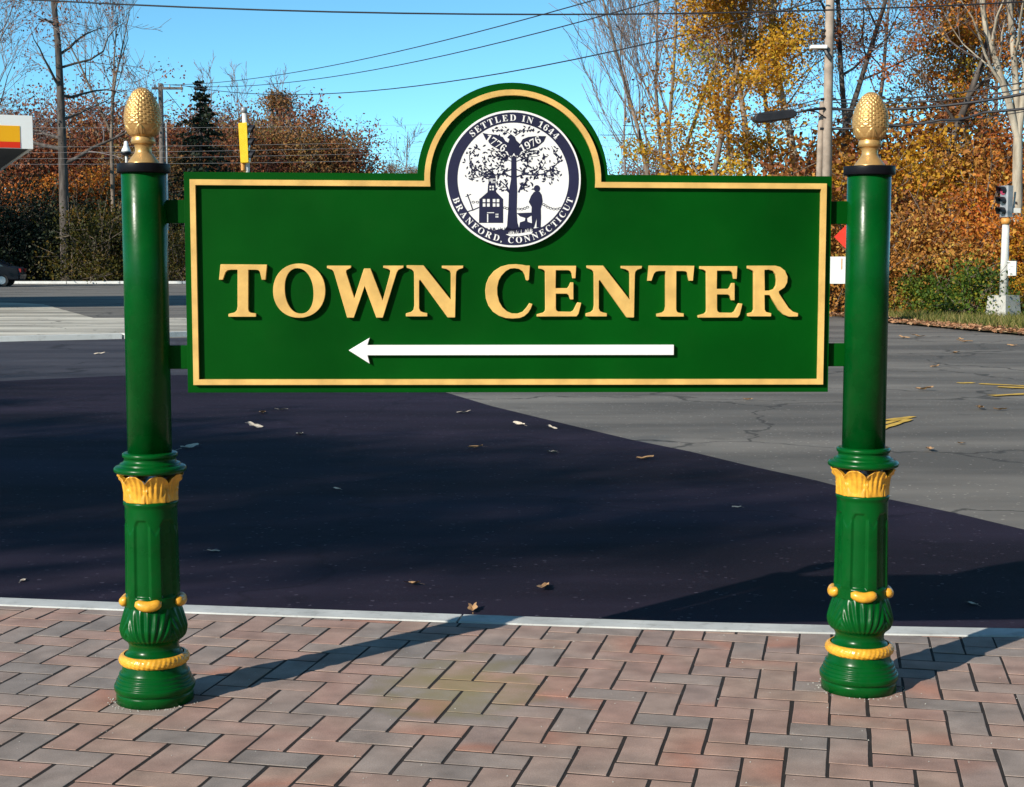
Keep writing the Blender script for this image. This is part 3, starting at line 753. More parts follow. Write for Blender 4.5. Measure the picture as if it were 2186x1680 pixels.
def arc_text(mb, text, rad, size, a0, a1, inward, y, cen=SC, sx=1.0):
    wid = []
    for c in text:
        if c == ' ': wid.append(0.42)
        else:
            v = GL[c][0]; wid.append(max(p[0] for p in v) - min(p[0] for p in v) + 0.10)
    tot = sum(wid); pos = 0
    for c, w in zip(text, wid):
        mid = (pos + w / 2) / tot; pos += w
        if c == ' ': continue
        v, f = GL[c]
        xm = (max(p[0] for p in v) + min(p[0] for p in v)) / 2
        a = a0 + (a1 - a0) * mid
        vs = []
        for px, py in v:
            lx = (px - xm) * size * sx; ly = (py - 0.34) * size
            if inward:                          # foot of the letter points away from the centre
                rr = rad - ly; vx, vz = math.cos(a) * rr - math.sin(a) * lx, math.sin(a) * rr + math.cos(a) * lx
            else:
                rr = rad + ly; vx, vz = math.cos(a) * rr + math.sin(a) * lx, math.sin(a) * rr - math.cos(a) * lx
            vs.append((cen[0] + vx, y, cen[1] + vz))
        mb.add(vs, f)
mb = MB()
arc_text(mb, 'SETTLED IN 1644', SR * 0.893, 0.0262, math.radians(135), math.radians(42), False, YS - 0.0014)
arc_text(mb, 'BRANFORD, CONNECTICUT', SR * 0.893, 0.0262, math.radians(197), math.radians(343), True, YS - 0.0014)
tag(mb.build('lettering', M['sign_white'], seal), kind='stuff')
def stroke(mb, pts, w, y):
    """flat ribbon along drawing points; w in drawing units, may taper"""
    P = [Vector(p) for p in pts]
    ws = w if isinstance(w, (list, tuple)) else [w] * len(P)
    L = []; R_ = []
    for i, p in enumerate(P):
        d = (P[min(i + 1, len(P) - 1)] - P[max(i - 1, 0)]).normalized()
        n = Vector((-d.y, d.x)) * ws[i] / 2
        L.append(p + n); R_.append(p - n)
    vs = []
    for a, b in zip(L, R_):
        xa, za = sp(a.x, a.y); xb, zb = sp(b.x, b.y)
        vs += [(xa, y, za), (xb, y, zb)]
    mb.add(vs, [(2 * i, 2 * i + 1, 2 * i + 3, 2 * i + 2) for i in range(len(P) - 1)])
def shape(mb, pts, y, holes=()):
    relief([[sp(*p) for p in pts]] + [[sp(*p) for p in h] for h in holes], y, 0.0007, 0, mb)
def rectp(x0, y0, x1, y1): return [(x0, y0), (x1, y0), (x1, y1), (x0, y1)]
YD = YS - 0.0007
# oak tree of the seal
mb = MB()
shape(mb, [(1005, 690), (1062, 690), (1052, 760), (1055, 900), (1060, 1060), (1056, 1250), (1062, 1340), (1080, 1400), (1040, 1415), (950, 1412), (968, 1370), (980, 1200), (984, 1060), (1004, 950), (1006, 760)], YD)
rs = random.Random(3)
def mirror(p): return (2060 - p[0], p[1])
BR = [([(1010, 930), (940, 905), (860, 912), (770, 905), (690, 865), (632, 800), (625, 740), (668, 690)], 13),
      ([(1012, 860), (960, 880), (915, 850), (905, 800), (930, 760), (985, 745)], 10),
      ([(860, 912), (820, 880), (770, 840), (745, 790), (765, 740)], 8),
      ([(690, 865), (650, 900), (620, 935)], 7), ([(770, 905), (720, 930), (660, 940)], 7),
      ([(988, 1070), (965, 1015), (930, 985), (905, 960)], 16), ([(965, 1020), (920, 1025), (885, 1015)], 8),
      ([(1005, 760), (950, 720), (880, 700), (800, 690)], 9), ([(1008, 790), (940, 760), (880, 745), (815, 745)], 7),
      ([(1020, 560), (960, 520), (900, 510), (840, 515)], 6), ([(668, 690), (690, 650)], 6)]
lf = MB()
for pts, w in BR:
    for mir in (False, True):
        q = [mirror(p) for p in pts] if mir else pts
        stroke(mb, q, [w * (1 - 0.55 * i / (len(q) - 1)) for i in range(len(q))], YD)
        for (ax, ay), (bx_, by_) in zip(q, q[1:]):
            for _ in range(max(2, int(math.hypot(bx_ - ax, by_ - ay) / 7))):
                t = rs.random(); cx = ax + (bx_ - ax) * t + rs.gauss(0, 30); cy = ay + (by_ - ay) * t + rs.gauss(0, 28)
                if math.hypot(cx - 1024, cy - 949) > 490 or (abs(cx - 1030) < 60 and cy > 720): continue
                if 560 < cy < 690 and abs(cx - 1030) < 290 and cy < 690 - abs(cx - 1030) * .2 and cy > 540 + 0.0 * cx: continue
                a = rs.uniform(0, 3.14); L = rs.uniform(13, 21); wd = L * 0.42
                ca, sa = math.cos(a), math.sin(a)
                lp = [(L, 0), (0, wd), (-L, 0), (0, -wd)]
                vv = [sp(cx + x * ca - y * sa, cy + x * sa + y * ca) for x, y in lp]
                lf.add([(x, YD - 0.0002, z) for x, z in vv], [(3, 2, 1, 0), (0, 1, 2, 3)][:1])
mb.build('seal_tree', M['navy'], seal)
tag(lf.build('seal_leaves', M['navy'], seal), kind='stuff')
# eagle with the two year numbers
mb = MB()
shape(mb, [(745, 535), (800, 546), (870, 550), (930, 572), (950, 605), (978, 622), (990, 590), (968, 578), (985, 558), (1015, 552), (1038, 570), (1050, 600), (1085, 632), (1110, 590), (1160, 570), (1240, 560), (1322, 562), (1300, 610), (1240, 660), (1150, 690), (1095, 700), (1070, 745), (1030, 715), (990, 745), (968, 700), (900, 688), (830, 650), (775, 595)], YD - 0.0004)
mb.build('seal_eagle', M['navy'], seal)
mb = MB()
def line_text(text, X, Y, ang, size, y):
    wid = [max(p[0] for p in GL[c][0]) - min(p[0] for p in GL[c][0]) + 0.09 for c in text]
    pos = -sum(wid) / 2
    ca, sa = math.cos(ang), math.sin(ang)
    for c, w in zip(text, wid):
        v, f = GL[c]; x0 = min(p[0] for p in v)
        vs = []
        for px, py in v:
            lx = (pos + px - x0) * size; ly = (py - 0.34) * size
            xx, zz = sp(X + lx * ca - ly * sa, Y - lx * sa - ly * ca)
            vs.append((xx, y, zz))
        mb.add(vs, f); pos += w
line_text('1776', 870, 628, math.radians(-33), 92, YD - 0.0012)
line_text('1976', 1182, 632, math.radians(27), 92, YD - 0.0012)
shape(mb, [(1030, 715), (1050, 752), (1030, 735), (1010, 752)], YD - 0.0012)
tag(mb.build('seal_numbers', M['sign_white'], seal), kind='stuff')
# meeting house
mb = MB()
shape(mb, [(712, 1345), (715, 1132), (790, 1068), (796, 990), (862, 990), (868, 1065), (932, 1130), (932, 1345)], YD,
      [rectp(745, 1128, 771, 1158), rectp(784, 1128, 810, 1158), rectp(745, 1168, 771, 1198), rectp(784, 1168, 810, 1198),
       rectp(836, 1128, 862, 1158), rectp(872, 1128, 897, 1158), rectp(836, 1168, 862, 1198), rectp(872, 1168, 897, 1198),
       rectp(806, 1008, 824, 1026), rectp(830, 1008, 848, 1026), rectp(806, 1032, 824, 1050), rectp(830, 1032, 848, 1050),
       rectp(784, 1248, 850, 1256), rectp(784, 1262, 796, 1340),
       rectp(862, 1260, 873, 1275), rectp(877, 1260, 888, 1275), rectp(862, 1281, 873, 1297), rectp(877, 1281, 888, 1297)])
shape(mb, rectp(800, 930, 862, 990), YD, [rectp(808, 942, 818, 986), rectp(824, 942, 836, 986), rectp(843, 942, 854, 986)])
stroke(mb, [(831, 932), (831, 840)], 7, YD); stroke(mb, [(812, 862), (850, 862)], 6, YD)
mb.build('seal_meeting_house', M['navy'], seal)
# smith, anvil, chain fence, turf
mb = MB()
shape(mb, [(1240 + 29 * math.cos(a * 0.5236), 1034 + 32 * math.sin(a * 0.5236)) for a in range(12)], YD - 0.0002)
shape(mb, [(1215, 1062), (1265, 1062), (1284, 1090), (1293, 1150), (1276, 1215), (1278, 1300), (1275, 1385), (1236, 1385), (1238, 1300), (1215, 1385), (1196, 1380), (1190, 1250), (1192, 1200), (1165, 1155), (1186, 1100)], YD)
mb.build('seal_smith', M['navy'], seal)
mb = MB()
shape(mb, [(1055, 1256), (1195, 1250), (1195, 1275), (1150, 1302), (1155, 1335), (1205, 1350), (1212, 1405), (1075, 1405), (1085, 1340), (1130, 1325), (1135, 1300), (1085, 1285)], YD)
mb.build('seal_anvil', M['navy'], seal)
mb = MB()
for path in ([(935, 1205), (1000, 1222)], [(1062, 1218), (1115, 1220), (1168, 1196)], [(1292, 1172), (1350, 1208), (1410, 1222), (1465, 1208)], [(640, 1150), (680, 1165), (715, 1150)]):
    for (ax, ay), (bx_, by_) in zip(path, path[1:]):
        k = max(1, int(math.hypot(bx_ - ax, by_ - ay) / 22))
        for i in range(k):
            cx = ax + (bx_ - ax) * (i + .5) / k; cy = ay + (by_ - ay) * (i + .5) / k
            stroke(mb, [(cx + 13 * math.cos(a), cy + 9 * math.sin(a)) for a in [j * math.pi / 4 for j in range(9)]], 5, YD)
stroke(mb, [(605, 1085), (630, 1150), (655, 1225)], 10, YD); stroke(mb, [(590, 1110), (640, 1085)], 6, YD)
stroke(mb, [(600, 1245), (660, 1228), (712, 1205)], 9, YD)
tag(mb.build('seal_chain', M['navy'], seal), kind='stuff')
mb = MB()
tp = [(735, 1398), (760, 1412), (800, 1402), (850, 1412), (900, 1400), (940, 1408), (960, 1385), (1010, 1400), (1080, 1392), (1150, 1402), (1230, 1392), (1300, 1378)]
bt = [(1024 + 508 * math.cos(a), 949 + 508 * math.sin(a)) for a in [math.radians(58 + i * 7) for i in range(10)]]
shape(mb, tp + bt, YD)
for i in range(26):
    x = rs.uniform(720, 945); stroke(mb, [(x, 1408), (x + rs.uniform(-8, 8), 1408 - rs.uniform(10, 30))], [6, 1], YD - 0.0002)
mb.build('seal_turf', M['navy'], seal)
mb = MB()
shape(mb, [(955, 1448), (1080, 1440), (1205, 1420), (1190, 1445), (1100, 1462), (1000, 1468)], YD - 0.0010)
for i in range(30):
    x = rs.uniform(965, 1200); yb = 1455 - (x - 955) * .12
    stroke(mb, [(x, yb), (x + rs.uniform(-10, 10), yb - rs.uniform(18, 38))], [7, 1], YD - 0.0010)
mb.build('seal_grass', M['sign_white'], seal)

# --- cast posts
post = lathe('post', [(0.0640, 1.5750), (0.0645, 1.5745), (0.0645, 0.70)], M['post_green'], SIGN, 64, loc=(-HALF, 0, 0))
cap = lathe('cap', [(0.060, 1.5955), (0.0735, 1.5955), (0.0758, 1.5938), (0.0762, 1.591), (0.0762, 1.5715), (0.0750, 1.5695), (0.0690, 1.5685), (0.0660, 1.5675)], M['cap_black'], post)
# pineapple finial
fin = smooth_prof([(0.0, 1.8154), (0.0100, 1.8138), (0.0186, 1.8078), (0.0273, 1.8001), (0.0335, 1.7894), (0.0419, 1.774), (0.0475, 1.7587), (0.0504, 1.7464), (0.0519, 1.7341), (0.0520, 1.7157), (0.0479, 1.6972), (0.0390, 1.6818), (0.0300, 1.6738)], 10)
def pine(t, z, r):
    if r < 0.003: return r, z
    if z > 1.707:
        rowh = 0.0066; v = (z - 1.707) / rowh; row = math.floor(v); fv = v - row
        u = t * 16 / (2 * math.pi) + 0.5 * (row % 2); fu = abs((u % 1.0) - 0.5) * 2
        lip = 1 - min(1.0, abs(fv - (0.25 + 0.55 * fu * fu)) / 0.42)
        s = 0.0020 * (lip ** 0.7) - 0.0022 * (fu ** 6)
        return r + s * min(1.0, r / 0.02), z
    k = (1.707 - z) / 0.034; a = (t * 6 / (2 * math.pi)) % 1.0 - 0.5
    w = 0.47 * min(1, 0.10 + k * 1.15)
    e = abs(a) / max(w, 1e-3)
    if e < 1: return r + 0.0030 * (1 - e ** 4) - 0.0016 * math.exp(-(a / 0.035) ** 2) + 0.0008 * math.cos(a * 55), z
    return r - 0.0004, z
finial = lathe('finial', fin, M['gold_finial'], post, 168, pine)
lathe('finial_stem', smooth_prof([(0.0300, 1.6750), (0.0325, 1.6695), (0.0343, 1.6615), (0.0320, 1.6535), (0.0268, 1.6500), (0.0240, 1.6425), (0.0243, 1.6294), (0.0325, 1.6171), (0.0411, 1.6055), (0.0458, 1.5985), (0.0460, 1.5950)], 4), M['gold_finial'], post)
lathe('collar', [(0.0645, 0.7510), (0.0755, 0.7500), (0.0795, 0.7478), (0.0808, 0.7425), (0.0797, 0.7372), (0.0762, 0.7350), (0.0752, 0.7335), (0.0752, 0.7290), (0.0768, 0.7240), (0.0805, 0.7205), (0.0850, 0.7188), (0.0872, 0.7184), (0.0880, 0.7170), (0.0882, 0.7135), (0.0890, 0.7122), (0.0940, 0.7118), (0.1010, 0.7095), (0.1050, 0.7050), (0.1063, 0.6994), (0.1045, 0.6945), (0.0995, 0.6915), (0.0900, 0.6905), (0.078, 0.6905)], M['post_green'], post, 72)
# gilded capital of upright leaves
def capital(t, z, r):
    a = (t * 8 / (2 * math.pi)) % 1.0 - 0.5
    k = (z - 0.606) / 0.079
    top = 0.0040 - 0.024 * (abs(a) * 2) ** 2.4
    zz = z + top * max(0.0, (k - 0.35) / 0.65) ** 1.4
    rr = r + 0.0028 * max(0, k - 0.15) * (1 - (abs(a) * 2) ** 2) - 0.0060 * math.exp(-((abs(a) - 0.5) / 0.035) ** 2)
    rr += 0.0019 * math.cos(a * 2 * math.pi * 4) * min(1, k * 2.0)
    b = (t * 8 / (2 * math.pi) + 0.5) % 1.0 - 0.5
    if k < 0.42: rr += 0.0040 * max(0, 1 - (abs(b) / (0.30 * max(0.05, 1 - (k / 0.42) ** 2))) ** 2)
    rr += 0.0050 * math.exp(-((k - 0.45) / 0.08) ** 2) * math.exp(-(b / 0.10) ** 2)
    return rr, zz
lathe('gold_capital', dense([(0.078, 0.680), (0.0905, 0.6835), (0.0935, 0.6845), (0.0930, 0.6825), (0.0880, 0.676), (0.0835, 0.668), (0.0800, 0.657), (0.0780, 0.64), (0.0768, 0.62), (0.0768, 0.6065)], 0.0022), M['gold_cast'], post, 192, capital)
def flutes(t, z, r):
    if not (0.318 < z < 0.572): return r, z
    a = (t * 6 / (2 * math.pi) + 0.2) % 1.0 - 0.5
    e0 = min(1, max(0, (0.30 - abs(a)) / 0.035))
    cut = 0.556 - 0.018 * max(0, (abs(a) - 0.16) / 0.14)
    e1 = min(1, max(0, (cut - z) / 0.004)); e2 = min(1, max(0, (z - 0.322) / 0.006))
    flat = (1 - math.cos(a * 2 * math.pi / 8)) * r
    return r - 0.0062 * e0 * e1 * e2 + 0.0015 * (1 - e0) * e1 * e2, z
lathe('fluted_shaft', dense([(0.0766, 0.6070), (0.0790, 0.6062), (0.0806, 0.6020), (0.0800, 0.5970), (0.0772, 0.5925), (0.0763, 0.5880), (0.0763, 0.5800), (0.0768, 0.5500), (0.0785, 0.40), (0.0800, 0.3100), (0.0803, 0.2900)], 0.003), M['post_green'], post, 160, flutes)
for q in range(4):
    a0 = math.radians(-90 + q * 90)
    pts = []; rr = []
    for i in range(13):
        s = (i - 6) / 6.0
        a = a0 + s * math.radians(27)
        R_ = 0.0835
        pts.append((R_ * math.cos(a), R_ * math.sin(a), 0.3020 + 0.0130 * s * s)); rr.append(0.0150 * (1 - abs(s) ** 4) ** 0.5 + 0.0012)
    MB().tube(pts, rr, 14).build('gold_crescent', M['gold_cast'], post, smooth=True)
def acanthus(t, z, r):
    k = (z - 0.184) / 0.108
    if not 0 < k < 1: return r, z
    a = ((t + math.pi / 4) * 4 / (2 * math.pi)) % 1.0 - 0.5
    q = a / (0.35 + 0.65 * k ** 0.8)
    am = math.sin(math.pi * k) ** 0.6
    rr = r + 0.0034 * am * math.cos(q * 2 * math.pi * 5.0) * (1 - min(1, abs(q) * 1.1) * 0.3)
    rr -= 0.0035 * am * math.exp(-((abs(a) - 0.5) / 0.035) ** 2)
    return rr, z
lathe('leaf_bulb', dense(smooth_prof([(0.0795, 0.2990), (0.0800, 0.2920), (0.0848, 0.2759), (0.0929, 0.2434), (0.0972, 0.2206), (0.0920, 0.1978), (0.0790, 0.1840), (0.0735, 0.1717), (0.0745, 0.1600), (0.0790, 0.1510), (0.0850, 0.1450), (0.0870, 0.135), (0.0870, 0.110)], 6), 0.002), M['post_green'], post, 192, acanthus)
ring = [(0.0885 + 0.0150 * math.cos(a), 0.1290 + 0.0165 * math.sin(a)) for a in [math.pi / 2 - i * 2 * math.pi / 28 * 0.96 for i in range(29)]]
def wreath(t, z, r):
    w = math.sin(t * 30 + (z - 0.129) * 260) * math.sin(t * 13 - (z - 0.129) * 420 + 1.0)
    return r + (0.0017 * w if r > 0.090 else 0), z
lathe('gold_ring', ring, M['gold_cast'], post, 200, wreath, capped=False)
lathe('plinth', [(0.0900, 0.1200), (0.0930, 0.1120), (0.0945, 0.1000), (0.0975, 0.0930), (0.0990, 0.0890), (0.1000, 0.0882), (0.1034, 0.0878), (0.1040, 0.0862), (0.1042, 0.0790), (0.1050, 0.0760), (0.1078, 0.0752), (0.1084, 0.0735), (0.1086, 0.0672), (0.1094, 0.0646), (0.1128, 0.0638), (0.1134, 0.0620), (0.1138, 0.0572), (0.1146, 0.0548), (0.1178, 0.0540), (0.1188, 0.0520), (0.1192, 0.0465), (0.1188, 0.0400), (0.1160, 0.0350), (0.1125, 0.0330), (0.1112, 0.0300), (0.1130, 0.0275), (0.1136, 0.0240), (0.1138, 0.0010)], M['post_green'], post, 96)
post2 = copy_tree(post, SIGN)
post2.location = (HALF, 0, 0)
post2.rotation_euler = (0, 0, math.radians(-9))
# ------------------------------------------------------------------ street furniture, wires, filling station
def frame_to(name, base, rz=0.0): return empty(name, base, rz)

# --- pedestal traffic signal on the verge at the right
PS = (11.55, 35.3)
ts = empty('traffic_signal', (PS[0], PS[1], ROAD + 0.03)); tag(ts, 'white pedestal traffic signal on a concrete block beside the autumn shrubs', 'traffic signal')
mb = MB()
b0, b1 = 0.29, 0.25
mb.add([(-b0, -b0, 0), (b0, -b0, 0), (b0, b0, 0), (-b0, b0, 0), (-b1, -b1, 0.54), (b1, -b1, 0.54), (b1, b1, 0.54), (-b1, b1, 0.54)], [(0, 1, 5, 4), (1, 2, 6, 5), (2, 3, 7, 6), (3, 0, 4, 7), (4, 5, 6, 7)])
o = mb.build('foundation', M['concrete'], ts); o.rotation_euler = (0, 0, 0.6)
MB().tube([(0, 0, 0.52), (0, 0, 2.24)], [0.10, 0.08], 16).build('pole', M['metal_pale'], ts, smooth=True)
MB().tube([(0, 0, 2.20), (0, 0, 2.34)], 0.11, 16).build('collar', M['orange_band'], ts, smooth=True)
bx = MB().cbox(0.05, 0.26, -0.12, 0.10, 1.00, 1.34, 0.03).build('junction_box', M['canopy_white'], ts)
head = MB().cbox(-0.13, 0.13, -0.10, 0.10, 2.36, 3.09, 0.03).build('signal_head', M['metal_grey'], ts); head.rotation_euler = (0, 0, math.radians(-66))
for i, (z, lm) in enumerate(((2.965, 'lens_red'), (2.725, 'lens_dark'), (2.485, 'lens_dark'))):
    lens = MB().tube([(0, -0.10, z), (0, -0.115, z)], 0.09, 20).build('lens', M[lm], head)
    v = []; f = []
    n = 14
    for k in range(n + 1):
        a = math.radians(-30 + 240 * k / n)
        for yy in (-0.10, -0.10 - 0.20 * (0.55 + 0.45 * math.sin(max(0, min(math.pi, a))))):
            for r in (0.108, 0.103):
                v.append((r * math.cos(a), yy, z + r * math.sin(a)))
    for k in range(n):
        p = 4 * k; q = p + 4
        f += [(p, p + 2, q + 2, q), (p + 1, q + 1, q + 3, p + 3), (p + 2, p + 3, q + 3, q + 2)]
    MB().add(v, f).build('visor', M['black_metal'], head)
MB().tube([(0.02, 0.05, 2.45), (0.20, 0.08, 2.60), (0.22, 0.06, 2.95)], 0.025, 8).build('bracket', M['metal_pale'], ts)
MB().box(0.14, 0.32, -0.05, 0.08, 2.46, 2.57).build('terminal_box', M['metal_pale'], ts)

# --- road sign half hidden behind the right post
rsn = empty('road_sign', (bear(1838, 33.0), 33.0, ROAD + 0.03)); tag(rsn, 'red diamond road sign above a white plate half hidden behind the right green post', 'road sign')
MB().tube([(0, 0.03, 0), (0, 0.03, 2.55)], 0.03, 8).build('post', M['metal_grey'], rsn)
d = 0.60
relief([[(-d, 1.87), (0, 1.87 - d), (d, 1.87), (0, 1.87 + d)]], -0.012, 0.012).build('diamond_panel', M['road_red'], rsn)
pl = relief([[(-0.68, 0.85), (0.30, 0.85), (0.30, 1.44), (-0.68, 1.44)]], -0.05, 0.03).build('plate', M['canopy_white'], rsn)
relief([[(-0.44, 1.16), (-0.42, 1.16), (-0.42, 1.40), (-0.44, 1.40)]], -0.055, 0.006).build('slot', M['orange_band'], pl)

# --- wooden utility poles with street lamp on the right
YP = 38.5; XP = bear(1768, YP, 200)
up = empty('utility_pole', (XP, YP, terrain(XP, YP))); tag(up, 'tall tan wooden utility pole with a black street lamp arm, right of the sign arch', 'utility pole')
zb = terrain(XP, YP)
def zl(v, Y=YP): return elev(v, Y) - zb
MB().tube([(0.02, 0, -0.3), (0, 0, 6), (0.02, 0, 13.5)], [0.13, 0.115, 0.095], 14).build('pole', M['wood_pole'], up, smooth=True)
MB().tube([(-0.19, 0.20, -0.3), (-0.13, 0.18, zl(275)), (-0.10, 0.16, zl(215))], [0.10, 0.085, 0.075], 12).build('stub_pole', M['wood_pole'], up, smooth=True)
arm = MB().tube([(-0.1, -0.1, zl(232)), (-0.52, -0.14, zl(236)), (-0.92, -0.2, zl(243))], [0.035, 0.03, 0.028], 8).build('lamp_arm', M['black_metal'], up, smooth=True)
brace = MB().tube([(-0.08, -0.1, zl(252)), (-0.30, -0.12, zl(240)), (-0.52, -0.14, zl(237))], 0.018, 6).build('brace', M['black_metal'], up)
lp = [(0.857 * x_, zl(v_)) for x_, v_ in ((-0.98, 242), (-1.10, 237), (-1.45, 238), (-2.0, 243), (-2.19, 247), (-2.24, 253), (-2.22, 261), (-2.10, 264), (-1.6, 260), (-1.12, 255), (-1.0, 250))]
lh = relief([lp], -0.40, 0.40).build('lamp_head', M['black_metal'], up); bevel_obj(lh, 0.03, 3)
MB().tube([(-1.5, -0.2, zl(262)), (-1.5, -0.2, zl(264))], 0.10, 14).build('lamp_lens', M['metal_grey'], lh)
wl = MB().box(bear(1728, YP, 100) - XP, -0.08, -0.22, 0.02, zl(106), zl(98)).build('cross_arm', M['canopy_white'], up); bevel_obj(wl, 0.02, 2)
MB().tube([(-0.12, -0.1, zl(107)), (-0.06, -0.14, zl(118)), (0.02, -0.16, zl(128))], 0.06, 8).build('arm_bracket', M['black_metal'], up)
MB().tube([(-0.05, -0.12, zl(112)), (-0.25, -0.16, zl(106)), (-0.50, -0.16, zl(116))], 0.012, 6).build('hanging_wire', M['cable'], up)
for v in (66, 78, 212, 232, 275):
    MB().tube([(-0.19, -0.02, zl(v)), (0.19, -0.02, zl(v))], 0.035, 8).build('clamp', M['black_metal'], up)

# --- far utility pole on the left
YQ = 92.0; XQ = bear(343, YQ, 200); zq = terrain(XQ, YQ)
uq = empty('utility_pole', (XQ, YQ, zq)); tag(uq, 'grey far utility pole with a cross arm, just right of the left finial', 'utility pole')
def zk(v): return elev(v, YQ) - zq
MB().tube([(0, 0, -0.3), (0, 0, zk(178))], [0.20, 0.14], 10).build('pole', M['wood_pole_dark'], uq, smooth=True)
MB().tube([(0.25, 0.1, -0.3), (0.25, 0.1, zk(262))], 0.06, 8).build('conduit', M['metal_pale'], uq, smooth=True)
MB().box(-0.5, 1.35, -0.08, 0.08, zk(191), zk(186)).build('cross_arm', M['wood_pole_dark'], uq)
for x in (-0.35, 0.15, 0.55, 1.25):
    MB().tube([(x, 0, zk(187)), (x, 0, zk(180))], [0.06, 0.04], 8).build('insulator', M['metal_grey'], uq)
MB().tube([(1.28, 0, zk(191)), (1.28, 0, zk(197))], 0.05, 8).build('fuse', M['metal_grey'], uq)
MB().tube([(0.35, 0, zk(195)), (2.6, 1.0, zk(300))], 0.02, 5).build('guy_wire', M['cable'], uq)

# --- yellow signal seen from its side, above the sign panel
YY = 39.0; XY = bear(524, YY, 300)
ys = empty('traffic_signal', (XY, YY, ROAD)); tag(ys, 'tall yellow traffic signal head seen edge on above the left half of the sign', 'traffic signal')
def zy(v): return elev(v, YY) - ROAD
MB().tube([(0.02, 0.05, 0), (0.02, 0.05, zy(345)), (-0.03, 0.05, zy(238))], [0.08, 0.07, 0.06], 12).build('pole', M['metal_pale'], ys, smooth=True)
MB().tube([(-0.035, 0.05, zy(240)), (-0.035, 0.05, zy(228))], [0.085, 0.07], 12).build('pole_cap', M['metal_grey'], ys, smooth=True)
hy = relief([[(-0.15, zy(264)), (0.075, zy(262)), (0.10, zy(348)), (-0.105, zy(349))]], -0.18, 0.30).build('signal_head', M['signal_yellow'], ys); bevel_obj(hy, 0.02, 2)
for v in (279, 306, 333):
    MB().tube([(0.09, -0.03, zy(v)), (0.11, -0.03, zy(v))], 0.11, 14).build('lens', M['lens_dark'], hy)
    vv = []; ff = []
    for k in range(11):
        a = math.radians(-20 + 22 * k)
        for xx in (0.085, 0.085 + 0.18 * (0.5 + 0.5 * math.sin(max(0, min(math.pi, a))))):
            vv.append((xx, -0.03 + 0.14 * math.cos(a), zy(v) + 0.14 * math.sin(a)))
    for k in range(10): ff.append((2 * k, 2 * k + 1, 2 * k + 3, 2 * k + 2))
    MB().add(vv, ff).build('visor', M['black_metal'], hy)
MB().tube([(-0.07, -0.03, zy(349)), (-0.07, -0.03, zy(362)), (0.0, 0.04, zy(366))], 0.055, 8).build('bracket', M['orange_band'], ys)

# --- small lamp standard beside the left finial
YL = 58.0; XL = bear(269, YL, 310); 
ls = empty('lamp_post', (XL, YL, ROAD)); tag(ls, 'thin pale pole topped by a white bell shaped lamp just left of the left finial', 'lamp post')
def zz_(v): return elev(v, YL) - ROAD
MB().tube([(0, 0, 0), (0, 0, zz_(326))], 0.045, 10).build('pole', M['metal_pale'], ls, smooth=True)
lathe('lamp', [(0.03, zz_(301)), (0.07, zz_(303)), (0.09, zz_(312)), (0.17, zz_(321)), (0.18, zz_(324))], M['canopy_white'], ls, 20)
lathe('lamp_base', [(0.20, zz_(324)), (0.21, zz_(327)), (0.14, zz_(331)), (0.05, zz_(333))], M['black_metal'], ls, 20)

# --- overhead cables
def cable(label, pts, r, mat='cable', group=None, sag=0.0):
    """pts: support points; hangs between them"""
    path = []
    for a, b in zip(pts, pts[1:]):
        a, b = Vector(a), Vector(b)
        for i in range(24):
            t = i / 24; p = a.lerp(b, t); p.z -= sag * 4 * t * (1 - t); path.append(p)
    path.append(Vector(pts[-1]))
    return tag(MB().tube(path, r, 6).build('overhead_cable', M[mat], smooth=True), label, 'cable', group)
def pt(u, v, Y): return (bear(u, Y, v), Y, elev(v, Y))
cable('dark cable sagging across the whole top of the picture', [pt(-680, -58, 30), pt(3020, -58, 30)], 0.016, sag=0.80)
pq = lambda x, v: (XQ + x, YQ, elev(v, YQ))
cable('thin cable rising from the far pole to the top edge, highest of three', [pq(0.15, 181), pt(1310, -12, 40)], 0.016, sag=0.6)
cable('thin cable rising from the far pole to the top edge, middle of three', [pq(0.55, 181), pt(1440, -10, 38)], 0.016, sag=0.85)
cable('thin cable rising from the far pole to the top edge, lowest of three', [pq(1.25, 182), pt(1760, -2, 38.2)], 0.020, sag=1.3)
pp = lambda v, dy=-0.15: (XP + 0.1, YP + dy, elev(v, YP))
cable('upper thin cable from the tan pole past the right finial', [pp(214), pt(2500, 92, 34)], 0.016, sag=0.35)
cable('second thin cable from the tan pole past the right finial', [pp(220), pt(2500, 104, 34)], 0.016, sag=0.40)
cable('thickest black cable running right from the tan pole behind the right finial', [pp(234), pt(2500, 116, 34)], 0.036, sag=0.38)
cable('thin cable under the thickest one right of the right finial', [pp(262), pt(2500, 150, 34)], 0.012, sag=0.45)
cable('lowest heavy drooping cable right of the right finial', [pp(276), pt(2010, 256, 37), pt(2100, 240, 36), pt(2500, 186, 34)], 0.032, sag=0.06)
cable('cable running from the tan pole behind the arch, upper of two', [pp(205), pt(1330, 268, 52)], 0.014, sag=0.25)
cable('cable running from the tan pole behind the arch, lower of two', [pp(213), pt(1280, 288, 56)], 0.011, sag=0.25)
for i, (v0, v1) in enumerate(((266, 258), (310, 290), (323, 300), (336, 312), (346, 330))):
    lab = ['highest', 'second', 'third', 'fourth', 'lowest'][i] + ' of five pale thin wires crossing the russet trees on the left'
    cable(lab, [pt(-400, v0 + 2, 80), pt(1500, v1 - 8, 80)], 0.007, 'cable_grey', sag=0.3)

